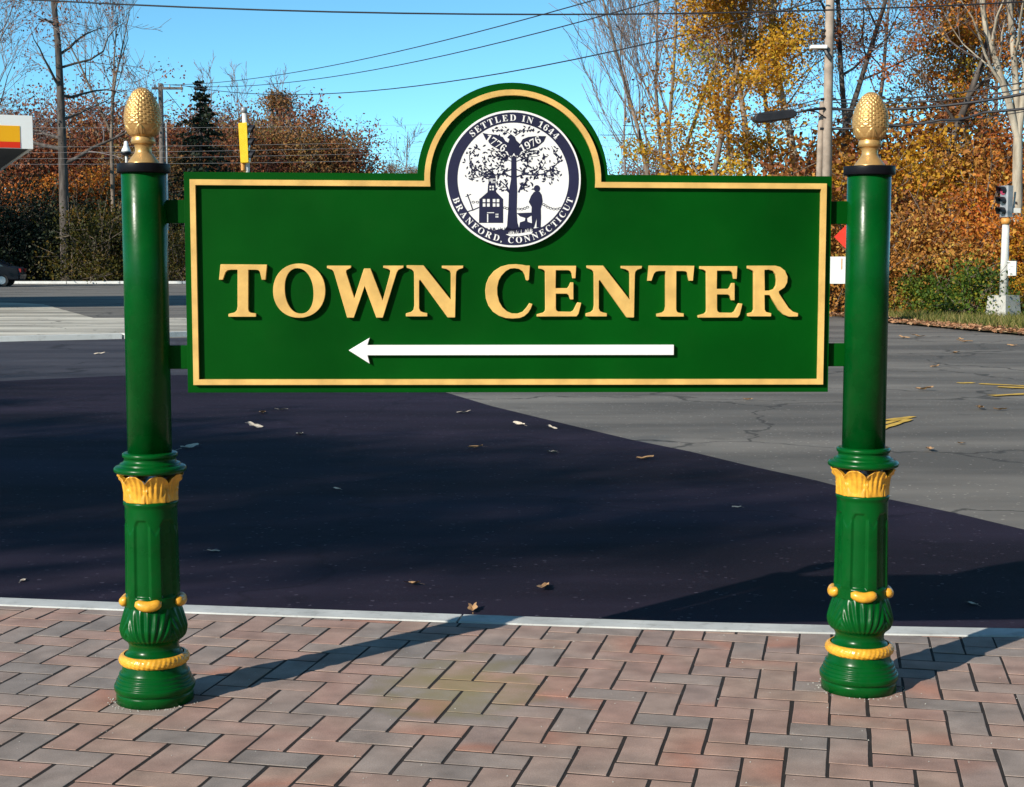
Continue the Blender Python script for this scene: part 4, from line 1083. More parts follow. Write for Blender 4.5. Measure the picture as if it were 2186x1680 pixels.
# --- filling station canopy
XC, YC = bear(70, 41.0, 290), 41.0
cn = empty('canopy', (XC, YC, ROAD), math.radians(23)); tag(cn, 'white filling station canopy fascia with yellow and red bands at the left edge', 'canopy')
z0 = elev(318, YC) - ROAD; z1 = elev(247, YC) - ROAD
W_, D_ = 16.0, 12.0
dk = MB().box(-W_ + .1, -0.1, 0.1, D_ - .1, z0 + 0.02, z1 - 0.05).build('deck', M['dark_trim'], cn)
f1 = MB().box(-W_, 0, 0, 0.08, z0, z1).build('fascia', M['canopy_white'], cn)
f2 = MB().box(-0.08, 0, 0.082, D_, z0, z1).build('fascia', M['canopy_white'], cn)
f3 = MB().box(-W_, -W_ + 0.08, 0.082, D_, z0, z1).build('fascia', M['canopy_white'], cn)
f4 = MB().box(-W_ + 0.082, -0.082, D_ - 0.08, D_, z0, z1).build('fascia', M['canopy_white'], cn)
hh = z1 - z0
MB().box(-W_ + 0.3, -0.33, -0.012, 0.002, z0 + 0.20 * hh, z0 + 0.68 * hh).build('yellow_band', M['canopy_yellow'], f1)
MB().box(-W_ + 0.3, -0.33, -0.014, 0.002, z0 + 0.015, z0 + 0.198 * hh).build('red_band', M['canopy_red'], f1)
for x in (-3.2, -12.6):
    for y in (3.4, 9.0):
        MB().cbox(x - 0.2, x + 0.2, y - 0.2, y + 0.2, 0, z0 + 0.05, 0.03).build('column', M['dark_trim'], cn)

# --- dark parked car at the far left
cx_, cy_ = bear(-52, 76.0), 76.0
car = empty('parked_car', (cx_, cy_, ROAD + 0.002), math.radians(8)); tag(car, 'dark car with a sky reflecting window parked in shade at the left edge', 'car')
side = [(-2.25, 0.35), (-2.28, 0.62), (-2.15, 0.85), (-1.2, 0.95), (-0.55, 1.36), (0.2, 1.45), (1.0, 1.40), (1.75, 1.02), (2.2, 0.95), (2.3, 0.6), (2.25, 0.32)]
bo = relief([side], -0.88, 1.76).build('body', M['car_paint'], car); bevel_obj(bo, 0.09, 3)
gl = relief([[(-1.02, 0.98), (-0.50, 1.31), (0.15, 1.39), (0.18, 0.99)]], -0.892, 0.02).build('window', M['glass'], bo)
gl = relief([[(0.26, 0.99), (0.24, 1.39), (0.95, 1.34), (1.50, 1.02)]], -0.892, 0.02).build('window', M['glass'], bo)
MB().add([(1.04, -0.7, 1.395), (1.04, 0.7, 1.395), (1.74, 0.76, 1.045), (1.74, -0.76, 1.045)], [(0, 3, 2, 1)]).build('rear_window', M['glass'], bo)
MB().box(2.18, 2.32, -0.82, -0.5, 0.72, 0.9).build('tail_lamp', M['tail_lamp'], bo); MB().box(2.18, 2.32, 0.5, 0.82, 0.72, 0.9).build('tail_lamp', M['tail_lamp'], bo)
for x in (-1.4, 1.4):
    for y in (-0.80, 0.80):
        wh = MB().tube([(x, y - 0.11, 0.32), (x, y + 0.11, 0.32)], 0.32, 20).build('wheel', M['tyre'], car)
        MB().tube([(x, y - 0.118 if y < 0 else y + 0.105, 0.32), (x, y - 0.105 if y < 0 else y + 0.118, 0.32)], 0.2, 16).build('rim', M['rim'], wh)

# --- far kerbs
def strip(name, pts, w, h, mat):
    root = empty(name, (0, 0, 0)); tag(root, kind='structure')
    for (xa, ya), (xb, yb) in zip(pts, pts[1:]):
        L = math.hypot(xb - xa, yb - ya); k = max(1, int(L / 3.0))
        for i in range(k):
            a = Vector((xa, ya)).lerp(Vector((xb, yb)), i / k); b = Vector((xa, ya)).lerp(Vector((xb, yb)), (i + 0.985) / k)
            d = (b - a).normalized(); n = Vector((-d.y, d.x)) * w / 2
            poly = [a - n, b - n, b + n, a + n]
            m_ = MB().prism([tuple(p) for p in poly], ROAD - 0.02, ROAD + h)
            m_.build('kerb_stone', mat, root)
    return root
strip('apron_kerb', [(-20, 21.35), (-8.92, 26.0), (-6.99, 26.92), (-5.3, 28.3)], 0.16, 0.09, M['kerb_white'])
strip('far_kerb', [(-40, 84.6), (-22, 84.6), (-8, 84.6)], 0.3, 0.14, M['kerb_white'])

# --- yellow survey marks sprayed on the road
def mark(label, segs, w):
    mb = MB()
    for si, (a, b) in enumerate(segs):
        zz = ROAD + 0.002 + 0.0015 * si
        a, b = Vector(a), Vector(b); d = (b - a).normalized(); n = Vector((-d.y, d.x)) * w / 2
        k = 6
        vs = []
        for i in range(k + 1):
            p = a.lerp(b, i / k); q = n * (1 + 0.25 * math.sin(i * 2.3 + a.x * 7))
            vs += [(p.x - q.x, p.y - q.y, zz), (p.x + q.x, p.y + q.y, zz)]
        mb.add(vs, [(2 * i, 2 * i + 2, 2 * i + 3, 2 * i + 1) for i in range(k)])
    return tag(mb.build('survey_mark', M['paint_yellow']), label, 'road marking')
mark('yellow sprayed zigzag mark on the road close beside the right post', [((3.05, 12.75), (3.66, 13.63)), ((3.66, 13.60), (3.30, 13.30)), ((3.30, 13.30), (3.56, 13.35)), ((3.56, 13.35), (3.12, 12.60))], 0.065)
mark('large yellow sprayed zigzag mark on the road at the right edge', [((5.16, 17.3), (5.36, 17.35)), ((5.38, 17.2), (6.3, 16.55)), ((6.3, 16.55), (5.45, 16.75)), ((5.45, 16.75), (6.2, 16.2)), ((6.2, 16.2), (5.02, 15.65))], 0.12)

# --- fallen leaves
leafm = paint('dry_leaf', (0.42, 0.24, 0.11), 0.75, 0.35, 30)
leafm2 = paint('dry_leaf_pale', (0.62, 0.52, 0.40), 0.7, 0.25, 30)
def leaf_mesh(seed):
    r = random.Random(seed)
    n = 22; rim = []
    for i in range(n):
        a = 2 * math.pi * i / n
        R_ = 0.5 * (0.62 + 0.38 * abs(math.cos(a * 2.5)) ** 0.8) * (1.25 if abs(math.cos(a)) > 0.7 else 0.85)
        rim.append((R_ * math.cos(a), R_ * math.sin(a) * 0.62))
    c1, c2 = r.uniform(0.3, 0.8), r.uniform(0.2, 0.7)
    def zf(x, y): return 0.10 + c1 * abs(y) * 0.9 + c2 * x * x * 0.5 - 0.05 * math.sin(x * 9)
    v = [(0, 0, zf(0, 0) - 0.05)] + [(x * .5, y * .5, zf(x * .5, y * .5)) for x, y in rim] + [(x, y, zf(x, y)) for x, y in rim]
    f = [(0, 1 + i, 1 + (i + 1) % n) for i in range(n)] + [(1 + i, 1 + n + i, 1 + n + (i + 1) % n, 1 + (i + 1) % n) for i in range(n)]
    s = len(v)
    v += [(0.55, -0.012, 0.12), (0.95, -0.02, 0.05), (0.95, 0.01, 0.05), (0.55, 0.012, 0.12)]; f.append((s, s + 1, s + 2, s + 3))
    me = bpy.data.meshes.new('fallen_leaf'); me.from_pydata(v, [], f); me.update()
    return me
lms = []
for i in range(5):
    me = leaf_mesh(i); me.materials.append(leafm if i < 3 else leafm2); lms.append(me)
rl = random.Random(21)
LV = [(-2.44, 11.33, .20, 3), (-2.33, 13.92, .16, 1), (-2.19, 14.18, .14, 3), (-2.2, 12.75, .2, 3), (-1.74, 12.21, .15, 4), (-0.45, 13.92, .15, 3), (0.05, 12.94, .17, 4), (0.34, 12.65, .13, 3), (-0.28, 11.33, .13, 0), (0.3, 11.05, .15, 4), (0.96, 10.69, .14, 0), (-1.47, 7.29, .07, 4), (-0.44, 6.54, .115, 1), (0.14, 6.46, .125, 0), (-0.16, 6.06, .105, 2), (-2.19, 6.62, .06, 4), (1.92, 6.16, .07, 4),
      (7.44, 27.51, .3, 1), (7.76, 25.67, .3, 1), (4.52, 16.36, .22, 2), (4.48, 14.31, .2, 0), (4.64, 14.18, .14, 0), (3.14, 11.19, .16, 0), (6.71, 22.65, .2, 2), (7.07, 27.03, .25, 1), (3.5, 11.6, .10, 1), (5.6, 19.8, .16, 2), (2.4, 15.2, .12, 2), (-1.1, 9.3, .07, 4), (1.3, 8.6, .06, 3), (8.2, 24.6, .2, 1), (7.9, 26.4, .22, 0), (-6.2, 22.5, .18, 4)]
where = {8: 'curled brown oak leaf on dark asphalt below the middle of the sign', 10: 'brown oak leaf on dark asphalt below the right half of the sign', 12: 'flat reddish brown leaf on the road near the kerb, left of two', 13: 'brightest tan oak leaf on the road near the kerb, right of two', 14: 'curled leaf lying against the kerb beside the post shadow',
         11: 'small white scrap on dark asphalt right of the left post', 15: 'small white scrap on the road at the left edge near the kerb', 16: 'small pale scrap inside the sign shadow right of the right post', 0: 'pale curled leaf on dark asphalt beside the left post collar', 22: 'orange leaf on grey asphalt just right of the right post collar'}
for i, (x, y, s, k) in enumerate(LV):
    o = bpy.data.objects.new('fallen_leaf', lms[k]); COL.objects.link(o)
    o.location = (x, y, ROAD + 0.002); o.scale = (s * .8, s * .8, s * .55); o.rotation_euler = (rl.uniform(-.15, .15), rl.uniform(-.15, .15), rl.uniform(0, 6.28))
    if i in where: tag(o, where[i], 'leaf', 'fallen leaves on the road')
    elif x < 2: tag(o, 'small pale dry leaf lying on the dark asphalt', 'leaf', 'fallen leaves on the road')
    else: tag(o, 'dry brown leaf lying on the grey asphalt at the right', 'leaf', 'fallen leaves on the road')
# ------------------------------------------------------------------ vegetation
def np_mesh(name, V, quads, tris=None, mi=None, tint=None, smooth=None):
    me = bpy.data.meshes.new(name)
    nq = len(quads); ntri = 0 if tris is None else len(tris)
    me.vertices.add(len(V)); me.vertices.foreach_set('co', np.asarray(V, dtype=np.float32).ravel())
    loops = np.asarray(quads, dtype=np.int32).ravel() if nq else np.zeros(0, np.int32)
    if ntri: loops = np.concatenate([loops, np.asarray(tris, dtype=np.int32).ravel()])
    me.loops.add(len(loops)); me.loops.foreach_set('vertex_index', loops)
    me.polygons.add(nq + ntri)
    st = np.concatenate([np.arange(nq) * 4, nq * 4 + np.arange(ntri) * 3]).astype(np.int32)
    me.polygons.foreach_set('loop_start', st)
    if mi is not None: me.polygons.foreach_set('material_index', np.asarray(mi, dtype=np.int32))
    if smooth is not None: me.polygons.foreach_set('use_smooth', np.asarray(smooth, dtype=bool))
    if tint is not None:
        a = me.attributes.new('tint', 'FLOAT', 'POINT'); a.data.foreach_set('value', np.asarray(tint, dtype=np.float32))
    me.update(calc_edges=True); me.validate()
    return me

def seg_geo(segs, sides):
    """segs: array n x 8 (p0, p1, r0, r1) -> verts, quads of tapered prisms"""
    S = np.asarray(segs, dtype=np.float64)
    if len(S) == 0: return np.zeros((0, 3)), np.zeros((0, 4), int)
    p0, p1, r0, r1 = S[:, :3], S[:, 3:6], S[:, 6], S[:, 7]
    d = p1 - p0; d /= np.maximum(np.linalg.norm(d, axis=1, keepdims=True), 1e-9)
    ref = np.where(np.abs(d[:, 2:3]) < 0.9, np.array([[0, 0, 1.0]]), np.array([[1.0, 0, 0]]))
    a = np.cross(d, ref); a /= np.linalg.norm(a, axis=1, keepdims=True); b = np.cross(d, a)
    ang = np.arange(sides) * 2 * np.pi / sides
    ring = a[:, None, :] * np.cos(ang)[None, :, None] + b[:, None, :] * np.sin(ang)[None, :, None]
    V = np.concatenate([p0[:, None] + ring * r0[:, None, None], p1[:, None] + ring * r1[:, None, None]], axis=1)
    n = len(S)
    i = np.arange(sides); j = (i + 1) % sides
    q = np.stack([i, j, j + sides, i + sides], 1)[None] + (np.arange(n) * 2 * sides)[:, None, None]
    return V.reshape(-1, 3), q.reshape(-1, 4)

def leaf_geo(rg, C, tint, size, flat=0.0):
    """rhombic leaves at the points C"""
    n = len(C)
    d = rg.normal(size=(n, 3)); d[:, 2] *= (1 - flat); d /= np.linalg.norm(d, axis=1, keepdims=True)
    e = rg.normal(size=(n, 3)); e[:, 2] *= (1 - flat); e -= d * (e * d).sum(1, keepdims=True); e /= np.maximum(np.linalg.norm(e, axis=1, keepdims=True), 1e-9)
    L = size * rg.uniform(0.65, 1.3, (n, 1)); W = L * rg.uniform(0.5, 0.8, (n, 1))
    V = np.stack([C - d * L * 0.5, C + e * W * 0.5, C + d * L * 0.5, C - e * W * 0.5], 1).reshape(-1, 3)
    q = (np.arange(n) * 4)[:, None] + np.arange(4)[None]
    return V, q, np.repeat(tint, 4)

def grow(rg, H, r0, lean=(0, 0), first=0.35, nl=12, ang=0.9, ratio=0.45, up=0.25, wob=0.05, levels=3, forks=None, kids=(6, 5), twig_len=0.5, curve=0.12):
    """returns segments per level and the tip points"""
    levs = [[], [], [], []]
    tips = []
    def branch(p, d, L, r, lv):
        n = 9 if lv == 0 else (6 if lv == 1 else (4 if lv == 2 else 2))
        pts = [p.copy()]; rad = [r]; dirs = []
        for i in range(n):
            d = d + rg.normal(size=3) * (wob if lv == 0 else curve) + np.array([0, 0, up if lv > 0 else 0.0]) * 0.12
            d /= np.linalg.norm(d)
            q = pts[-1] + d * L / n
            pts.append(q); dirs.append(d.copy())
            t = (i + 1) / n
            rad.append(r * (1 - t) ** 0.8 * 0.9 + r * 0.10 if lv == 0 else r * (1 - 0.85 * t))
        for i in range(n):
            levs[min(lv, 3)].append((*pts[i], *pts[i + 1], rad[i], rad[i + 1]))
        if lv >= levels:
            tips.append((pts[-1], lv)); 
            if n > 2: tips.append((pts[n // 2], lv))
            return
        if lv == 0: cnt = nl
        else: cnt = kids[min(lv - 1, len(kids) - 1)]
        for k in range(cnt):
            t = (first + (1 - first) * (k + rg.uniform(0.1, 0.9)) / cnt) if lv == 0 else (0.2 + 0.8 * (k + rg.uniform(0, 1)) / cnt)
            t = min(t, 0.985)
            i = min(int(t * n), n - 1); f = t * n - i
            bp = pts[i] * (1 - f) + pts[i + 1] * f
            dd = dirs[i]
            az = rg.uniform(0, 2 * np.pi)
            side = np.array([math.cos(az), math.sin(az), 0]); side -= dd * side.dot(dd); side /= max(1e-6, np.linalg.norm(side))
            a = ang * rg.uniform(0.65, 1.25) * (0.75 if lv > 0 else 1)
            nd = dd * math.cos(a) + side * math.sin(a)
            rb = (rad[i] * (1 - f) + rad[i + 1] * f)
            if lv == 0: LL = H * ratio * (1.15 - 0.75 * (t - first) / (1 - first + 1e-6)) * rg.uniform(0.7, 1.15)
            else: LL = L * rg.uniform(0.35, 0.62)
            branch(bp, nd, LL, max(0.005, rb * rg.uniform(0.38, 0.6)), lv + 1)
    d0 = np.array([lean[0], lean[1], 1.0]); d0 /= np.linalg.norm(d0)
    if forks is None:
        branch(np.zeros(3), d0, H, r0, 0)
    else:
        zf, dirsf = forks
        p = np.zeros(3); n = 5; d = d0.copy()
        for i in range(n):
            q = p + d * zf / n; levs[0].append((*p, *q, r0 * (1 - 0.05 * i), r0 * (1 - 0.05 * (i + 1)))); p = q
        for dv in dirsf:
            v = np.array(dv, float); v /= np.linalg.norm(v)
            branch(p - d * 0.05, v, H - zf, r0 * 0.62, 0)
    return levs, tips

def build_tree(name, loc, seed, bark_m, leaf_m=None, leaf_n=0, leaf_s=0.11, clump=0.28, leaf_zone=(0, 99), clumps=0, twig_min=0.007, tint=(0.5, 0.22), rz=0.0, **kw):
    rg = np.random.default_rng(seed)
    levs, tips = grow(rg, **kw)
    root = empty(name, loc, rz)
    V, q = seg_geo(levs[0], 9)
    V1, q1 = seg_geo(levs[1], 6)
    Vt = np.concatenate([V, V1]); qt = np.concatenate([q, q1 + len(V)])
    me = np_mesh('trunk', Vt, qt, smooth=np.ones(len(qt), bool)); link('trunk', me, bark_m, root)
    tw = np.array(levs[2] + levs[3]) if (levs[2] or levs[3]) else np.zeros((0, 8))
    if len(tw): tw[:, 6:] = np.maximum(tw[:, 6:], twig_min)
    Vw, qw = seg_geo(tw, 3)
    T = np.array([t[0] for t in tips]) if tips else np.zeros((0, 3))
    Vs = [Vw]; qs = [qw]; mi = [np.zeros(len(qw), int)]; ti = [np.zeros(len(Vw))]
    if leaf_n and len(T):
        ok = (T[:, 2] > leaf_zone[0]) & (T[:, 2] < leaf_zone[1]); T = T[ok]
        if clumps and clumps < len(T): T = T[rg.choice(len(T), clumps, replace=False)]
        k = leaf_n // max(1, len(T)) + 1
        ct = rg.normal(tint[0], tint[1], len(T))
        C = np.repeat(T, k, 0) + rg.normal(size=(len(T) * k, 3)) * clump * np.array([1, 1, 0.75])
        tt = np.clip(np.repeat(ct, k) + rg.normal(0, 0.14, len(T) * k), 0, 1)
        Vl, ql, tl = leaf_geo(rg, C, tt, leaf_s)
        qs.append(ql + len(Vw)); Vs.append(Vl); mi.append(np.ones(len(ql), int)); ti.append(tl)
    if sum(len(x) for x in qs):
        me = np_mesh('crown', np.concatenate(Vs), np.concatenate(qs), mi=np.concatenate(mi), tint=np.concatenate(ti))
        link('crown', me, [M['twig'], leaf_m or M['twig']], root)
    return root

def build_mass(name, loc, seed, size, leaf_m, n_leaf, leaf_s, n_clump=40, trunk_h=None, bark_m=None, tint=(0.5, 0.22), hollow=0.55, clump=None, rz=0.0):
    """rounded leafy crown made of many clumps; low ones are shrubs"""
    rg = np.random.default_rng(seed)
    a, b, c = size                                             # half width, half depth, height
    zlow = 0.0 if trunk_h is None else trunk_h
    root = empty(name, loc, rz)
    d = rg.normal(size=(n_clump, 3)); d /= np.linalg.norm(d, axis=1, keepdims=True)
    if trunk_h is None: d[:, 2] = np.abs(d[:, 2]) * 1.0
    r = rg.uniform(hollow, 1.0, (n_clump, 1)) * rg.uniform(0.82, 1.1, (n_clump, 1))
    cc = d * r
    if trunk_h is None: P = cc * np.array([a, b, c * 0.92]) + np.array([0, 0, c * 0.05])
    else: P = cc * np.array([a, b, (c - zlow) / 2]) + np.array([0, 0, (c + zlow) / 2])
    cs = clump or 0.26 * min(a, c)
    segs = []
    for p in P[: n_clump]:
        h0 = rg.uniform(0.0, 0.25) * p[2] if trunk_h is None else rg.uniform(0.3, 0.9) * zlow
        base = np.array([p[0] * 0.12, p[1] * 0.12, h0])
        mid = base * 0.45 + p * 0.55 + rg.normal(size=3) * 0.08 * a
        r0 = 0.012 * c if trunk_h is None else 0.010 * c
        segs.append((*base, *mid, r0, r0 * 0.6)); segs.append((*mid, *p, r0 * 0.6, r0 * 0.2))
        for _ in range(3):
            e = p + rg.normal(size=3) * cs * 1.2
            segs.append((*(p * 0.8 + mid * 0.2), *e, r0 * 0.3, 0.006))
    if trunk_h is not None:
        segs.append((0, 0, -0.3, 0.05, 0, zlow, 0.022 * c, 0.018 * c)); segs.append((0.05, 0, zlow, 0, 0, c * 0.8, 0.018 * c, 0.006 * c))
    V, q = seg_geo(segs, 5)
    me = np_mesh('trunk' if trunk_h is not None else 'stems', V, q); link('trunk' if trunk_h is not None else 'stems', me, bark_m or M['bark_brown'], root)
    k = n_leaf // n_clump + 1
    sz = rg.uniform(0.6, 1.35, n_clump)
    C = np.repeat(P, k, 0) + rg.normal(size=(n_clump * k, 3)) * cs * np.repeat(sz, k)[:, None] * np.array([1, 1, 0.8])
    C[:, 2] = np.maximum(C[:, 2], 0.02)
    tt = np.clip(np.repeat(rg.normal(tint[0], tint[1], n_clump), k) + rg.normal(0, 0.13, len(C)), 0, 1)
    Vl, ql, tl = leaf_geo(rg, C, tt, leaf_s)
    me = np_mesh('foliage' if trunk_h is None else 'crown', Vl, ql, tint=tl)
    link('foliage' if trunk_h is None else 'crown', me, leaf_m, root)
    return root

def place(root, u, Y, label, cat, group=None, v=550, s=1.0, rz=None, dz=0.0):
    x = bear(u, Y, v)
    root.location = (x, Y, terrain(x, Y) + dz - 0.05)
    root.scale = (s, s, s)
    if rz is not None: root.rotation_euler = (0, 0, rz)
    return tag(root, label, cat, group)

LEAF['bronze'] = leafmat('leaf_bronze', [(0.09, 0.045, 0.02), (0.20, 0.10, 0.035), (0.33, 0.16, 0.05), (0.22, 0.18, 0.05)])
BD, BB, BP = M['bark_dark'], M['bark_brown'], M['bark_pale']
# ---------------- right hand wood: individual trees
K = (7, 6)
t = build_tree('bare_tree', (0, 0, 0), 11, BB, None, H=14.5, r0=0.13, lean=(-0.05, 0), first=0.15, nl=11, ang=0.5, ratio=0.34, up=0.5, levels=3, kids=K, twig_min=0.008, forks=(1.6, [(-0.22, 0, 1), (-0.10, .1, 1), (0.0, -.1, 1), (0.07, 0, 1)]))
place(t, 1425, 50, 'bare grey many stemmed tree standing right of the sign arch', 'tree')
t = build_tree('bare_tree', (0, 0, 0), 12, M['twig'], None, H=10.5, r0=0.07, lean=(-0.02, 0), first=0.15, nl=14, ang=0.6, ratio=0.30, up=0.4, levels=3, kids=(6, 5))
place(t, 1335, 60, 'slender bare tree close behind the right flank of the arch', 'tree')
t = build_tree('maple_tree', (0, 0, 0), 13, BB, LEAF['gold'], 40000, 0.105, 0.27, H=15, r0=0.10, lean=(0.0, 0), first=0.16, nl=22, ang=1.0, ratio=0.15, up=0.2, levels=3, kids=(6, 4), clumps=400, tint=(0.40, 0.26))
place(t, 1488, 44, 'tall narrow maple hung with golden yellow leaves right of the arch', 'tree')
t = build_tree('oak_tree', (0, 0, 0), 14, BB, LEAF['orange'], 13000, 0.095, 0.26, H=16, r0=0.13, lean=(-0.02, 0), first=0.30, nl=15, ang=0.7, ratio=0.28, up=0.4, levels=3, kids=K, clumps=190, tint=(0.35, 0.25))
place(t, 1608, 49, 'brown trunked tree with sparse orange leaves above the street lamp', 'tree')
t = build_tree('oak_tree', (0, 0, 0), 15, BP, LEAF['orange'], 9000, 0.09, 0.28, H=18, r0=0.135, lean=(-0.055, 0), first=0.34, nl=15, ang=0.75, ratio=0.24, up=0.3, levels=3, kids=K, clumps=220, tint=(0.6, 0.25))
place(t, 1726, 45, 'tall straight pale trunked tree leaning left beside the tan pole', 'tree')
t = build_tree('oak_tree', (0, 0, 0), 16, BD, LEAF['gold'], 14000, 0.10, 0.28, H=15, r0=0.14, lean=(0.0, 0), first=0.10, nl=12, ang=0.8, ratio=0.24, up=0.3, levels=3, kids=(6, 5), clumps=170, tint=(0.8, 0.25), leaf_zone=(0.5, 6.2), forks=(4.2, [(-0.08, 0, 1), (0.25, 0, 1)]))
place(t, 1800, 46, 'dark forked tree with olive gold leaves just right of the tan pole', 'tree')
t = build_tree('oak_tree', (0, 0, 0), 17, BD, LEAF['orange'], 13000, 0.095, 0.25, H=14, r0=0.13, lean=(0.36, 0.0), first=0.22, nl=14, ang=0.85, ratio=0.20, up=0.3, levels=3, kids=(6, 5), clumps=130, tint=(0.32, 0.25))
place(t, 1925, 45, 'dark trunked tree leaning right behind the right finial with russet tufts', 'tree')
t = build_tree('ash_tree', (0, 0, 0), 18, BP, LEAF['orange'], 8000, 0.09, 0.28, H=13.5, r0=0.165, lean=(-0.02, 0), first=0.12, nl=12, ang=0.6, ratio=0.24, up=0.5, levels=3, kids=(6, 5), clumps=200, forks=(4.3, [(-0.28, 0, 1), (-0.12, 0.1, 1), (0.10, 0, 1)]))
place(t, 2172, 41, 'pale grey trunk forking into a Y at the right edge', 'tree')
t = build_tree('oak_tree', (0, 0, 0), 19, BB, LEAF['brown'], 15000, 0.10, 0.32, H=12.5, r0=0.12, lean=(0.03, 0), first=0.25, nl=15, ang=0.9, ratio=0.26, up=0.2, levels=3, kids=(6, 5), clumps=240, tint=(0.45, 0.25))
place(t, 2060, 54, 'brown leaved tree filling the gap left of the forked pale trunk', 'tree')
t = build_tree('bare_tree', (0, 0, 0), 20, M['twig'], LEAF['orange'], 10000, 0.095, 0.32, H=14.5, r0=0.10, lean=(0.0, 0), first=0.2, nl=17, ang=0.7, ratio=0.28, up=0.35, levels=3, kids=K, clumps=260)
place(t, 1560, 56, 'thin twiggy tree between the golden maple and the street lamp', 'tree')
t = build_tree('bare_tree', (0, 0, 0), 21, M['twig'], LEAF['brown'], 9000, 0.10, 0.35, H=14, r0=0.11, lean=(0.02, 0), first=0.2, nl=17, ang=0.75, ratio=0.28, up=0.35, levels=3, kids=K, clumps=260)
place(t, 1850, 60, 'far twiggy tree behind the right finial', 'tree')
t = build_tree('bare_tree', (0, 0, 0), 22, BB, LEAF['orange'], 10000, 0.095, 0.32, H=15.5, r0=0.11, lean=(-0.02, 0), first=0.25, nl=17, ang=0.75, ratio=0.28, up=0.35, levels=3, kids=K, clumps=260)
place(t, 1662, 58, 'far thin trunked tree seen left of the pale straight trunk', 'tree')
t = build_tree('bare_tree', (0, 0, 0), 23, M['twig'], LEAF['brown'], 3000, 0.09, 0.45, H=14.0, r0=0.10, lean=(0.02, 0), first=0.2, nl=17, ang=0.75, ratio=0.28, up=0.35, levels=3, kids=K, clumps=220)
place(t, 2125, 62, 'far twiggy tree seen through the fork of the pale trunk', 'tree')
t = build_tree('maple_tree', (0, 0, 0), 24, BB, LEAF['orange'], 15000, 0.105, 0.26, H=10.5, r0=0.10, lean=(0.03, 0), first=0.2, nl=18, ang=0.95, ratio=0.20, up=0.2, levels=3, kids=(6, 5), clumps=260, tint=(0.5, 0.28))
place(t, 2010, 50, 'orange maple rising above the bank right of the right finial', 'tree')
t = build_tree('maple_tree', (0, 0, 0), 25, BB, LEAF['gold'], 12000, 0.105, 0.26, H=10, r0=0.10, lean=(-0.03, 0), first=0.2, nl=18, ang=0.95, ratio=0.20, up=0.2, levels=3, kids=(6, 5), clumps=230, tint=(0.45, 0.28))
place(t, 2105, 49, 'golden maple rising above the bank left of the forked pale trunk', 'tree')

# ---------------- shrub bank on the right
SH = {}
def shrub_proto(key, seed, size, leaf, n, s, ncl, tint=(0.5, 0.22)):
    SH[key] = (seed, size, leaf, n, s, ncl, tint)
shrub_proto('brown', 31, (1.5, 1.2, 2.4), 'brown', 7000, 0.088, 40, (0.5, 0.28))
shrub_proto('orange', 32, (1.5, 1.2, 2.5), 'orange', 6500, 0.085, 46, (0.55, 0.22))
shrub_proto('red', 33, (1.2, 1.0, 2.0), 'red', 5000, 0.085, 36)
shrub_proto('green', 34, (1.1, 1.0, 1.3), 'green', 5000, 0.075, 34, (0.6, 0.2))
shrub_proto('gold', 35, (1.4, 1.1, 2.4), 'gold', 6500, 0.09, 44)
shrub_proto('russet', 36, (1.5, 1.2, 2.4), 'russet', 6500, 0.085, 44, (0.7, 0.2))
made = {}
def shrub(key, u, Y, label, s=1.0, group='shrubs on the bank at the right', v=550, dz=0.0, rz=None):
    if key not in made:
        seed, size, leaf, n, ls_, ncl, tint = SH[key]
        made[key] = build_mass(key_names[key], (0, 0, 0), seed, size, LEAF[leaf], n, ls_, ncl, tint=tint, hollow=0.6, clump=0.19 * min(size[0], size[2]))
        r = made[key]
    else: r = copy_tree(made[key])
    return place(r, u, Y, label, 'shrub', group, v, s, rz if rz is not None else (u * 1.7 + Y) % 6.28, dz)
key_names = {k: 'shrub' for k in SH}
shrub('green', 1965, 37.6, 'low green bush at the foot of the bank beside the right post', 0.95)
shrub('green', 2075, 36.2, 'low dark green bush at the foot of the bank left of the signal block', 1.15)
shrub('gold', 2195, 37.4, 'low yellow bush at the right edge behind the signal block', 0.55)
shrub('brown', 1900, 39.0, 'brown bush right behind the right post', 1.15)
shrub('brown', 1985, 38.6, 'bright brown bush in the middle of the bank', 1.2)
shrub('orange', 2060, 39.2, 'orange brown bush left of the traffic signal pole', 1.2)
shrub('orange', 2150, 39.0, 'orange bush behind the traffic signal pole', 1.1)
shrub('gold', 2200, 38.6, 'yellow green bush right of the traffic signal pole', 1.1)
shrub('russet', 1935, 41.5, 'dark russet bush higher up the bank beside the right post', 1.25)
shrub('gold', 1905, 43.0, 'tall golden bush beside the upper right post', 1.5)
shrub('red', 2105, 41.5, 'bright red orange bush behind the signal head', 1.25)
shrub('orange', 2020, 42.0, 'large orange bush in the upper middle of the bank', 1.35)
shrub('brown', 2090, 43.5, 'tall brown bush above the bright red one', 1.6)
shrub('orange', 2180, 43.5, 'tall orange bush at the right edge beside the forked trunk', 1.6)
shrub('gold', 1985, 45.0, 'tall golden bush on top of the bank right of the finial', 1.6)
shrub('green', 1955, 44.0, 'green bush high on the bank right of the finial', 1.5)
shrub('red', 2150, 46.0, 'tall red orange bush highest on the bank at the right', 1.9)
shrub('russet', 2060, 47.0, 'large russet bush on top of the bank', 2.0)
shrub('brown', 1900, 47.5, 'large brown bush on top of the bank behind the right finial', 1.9)
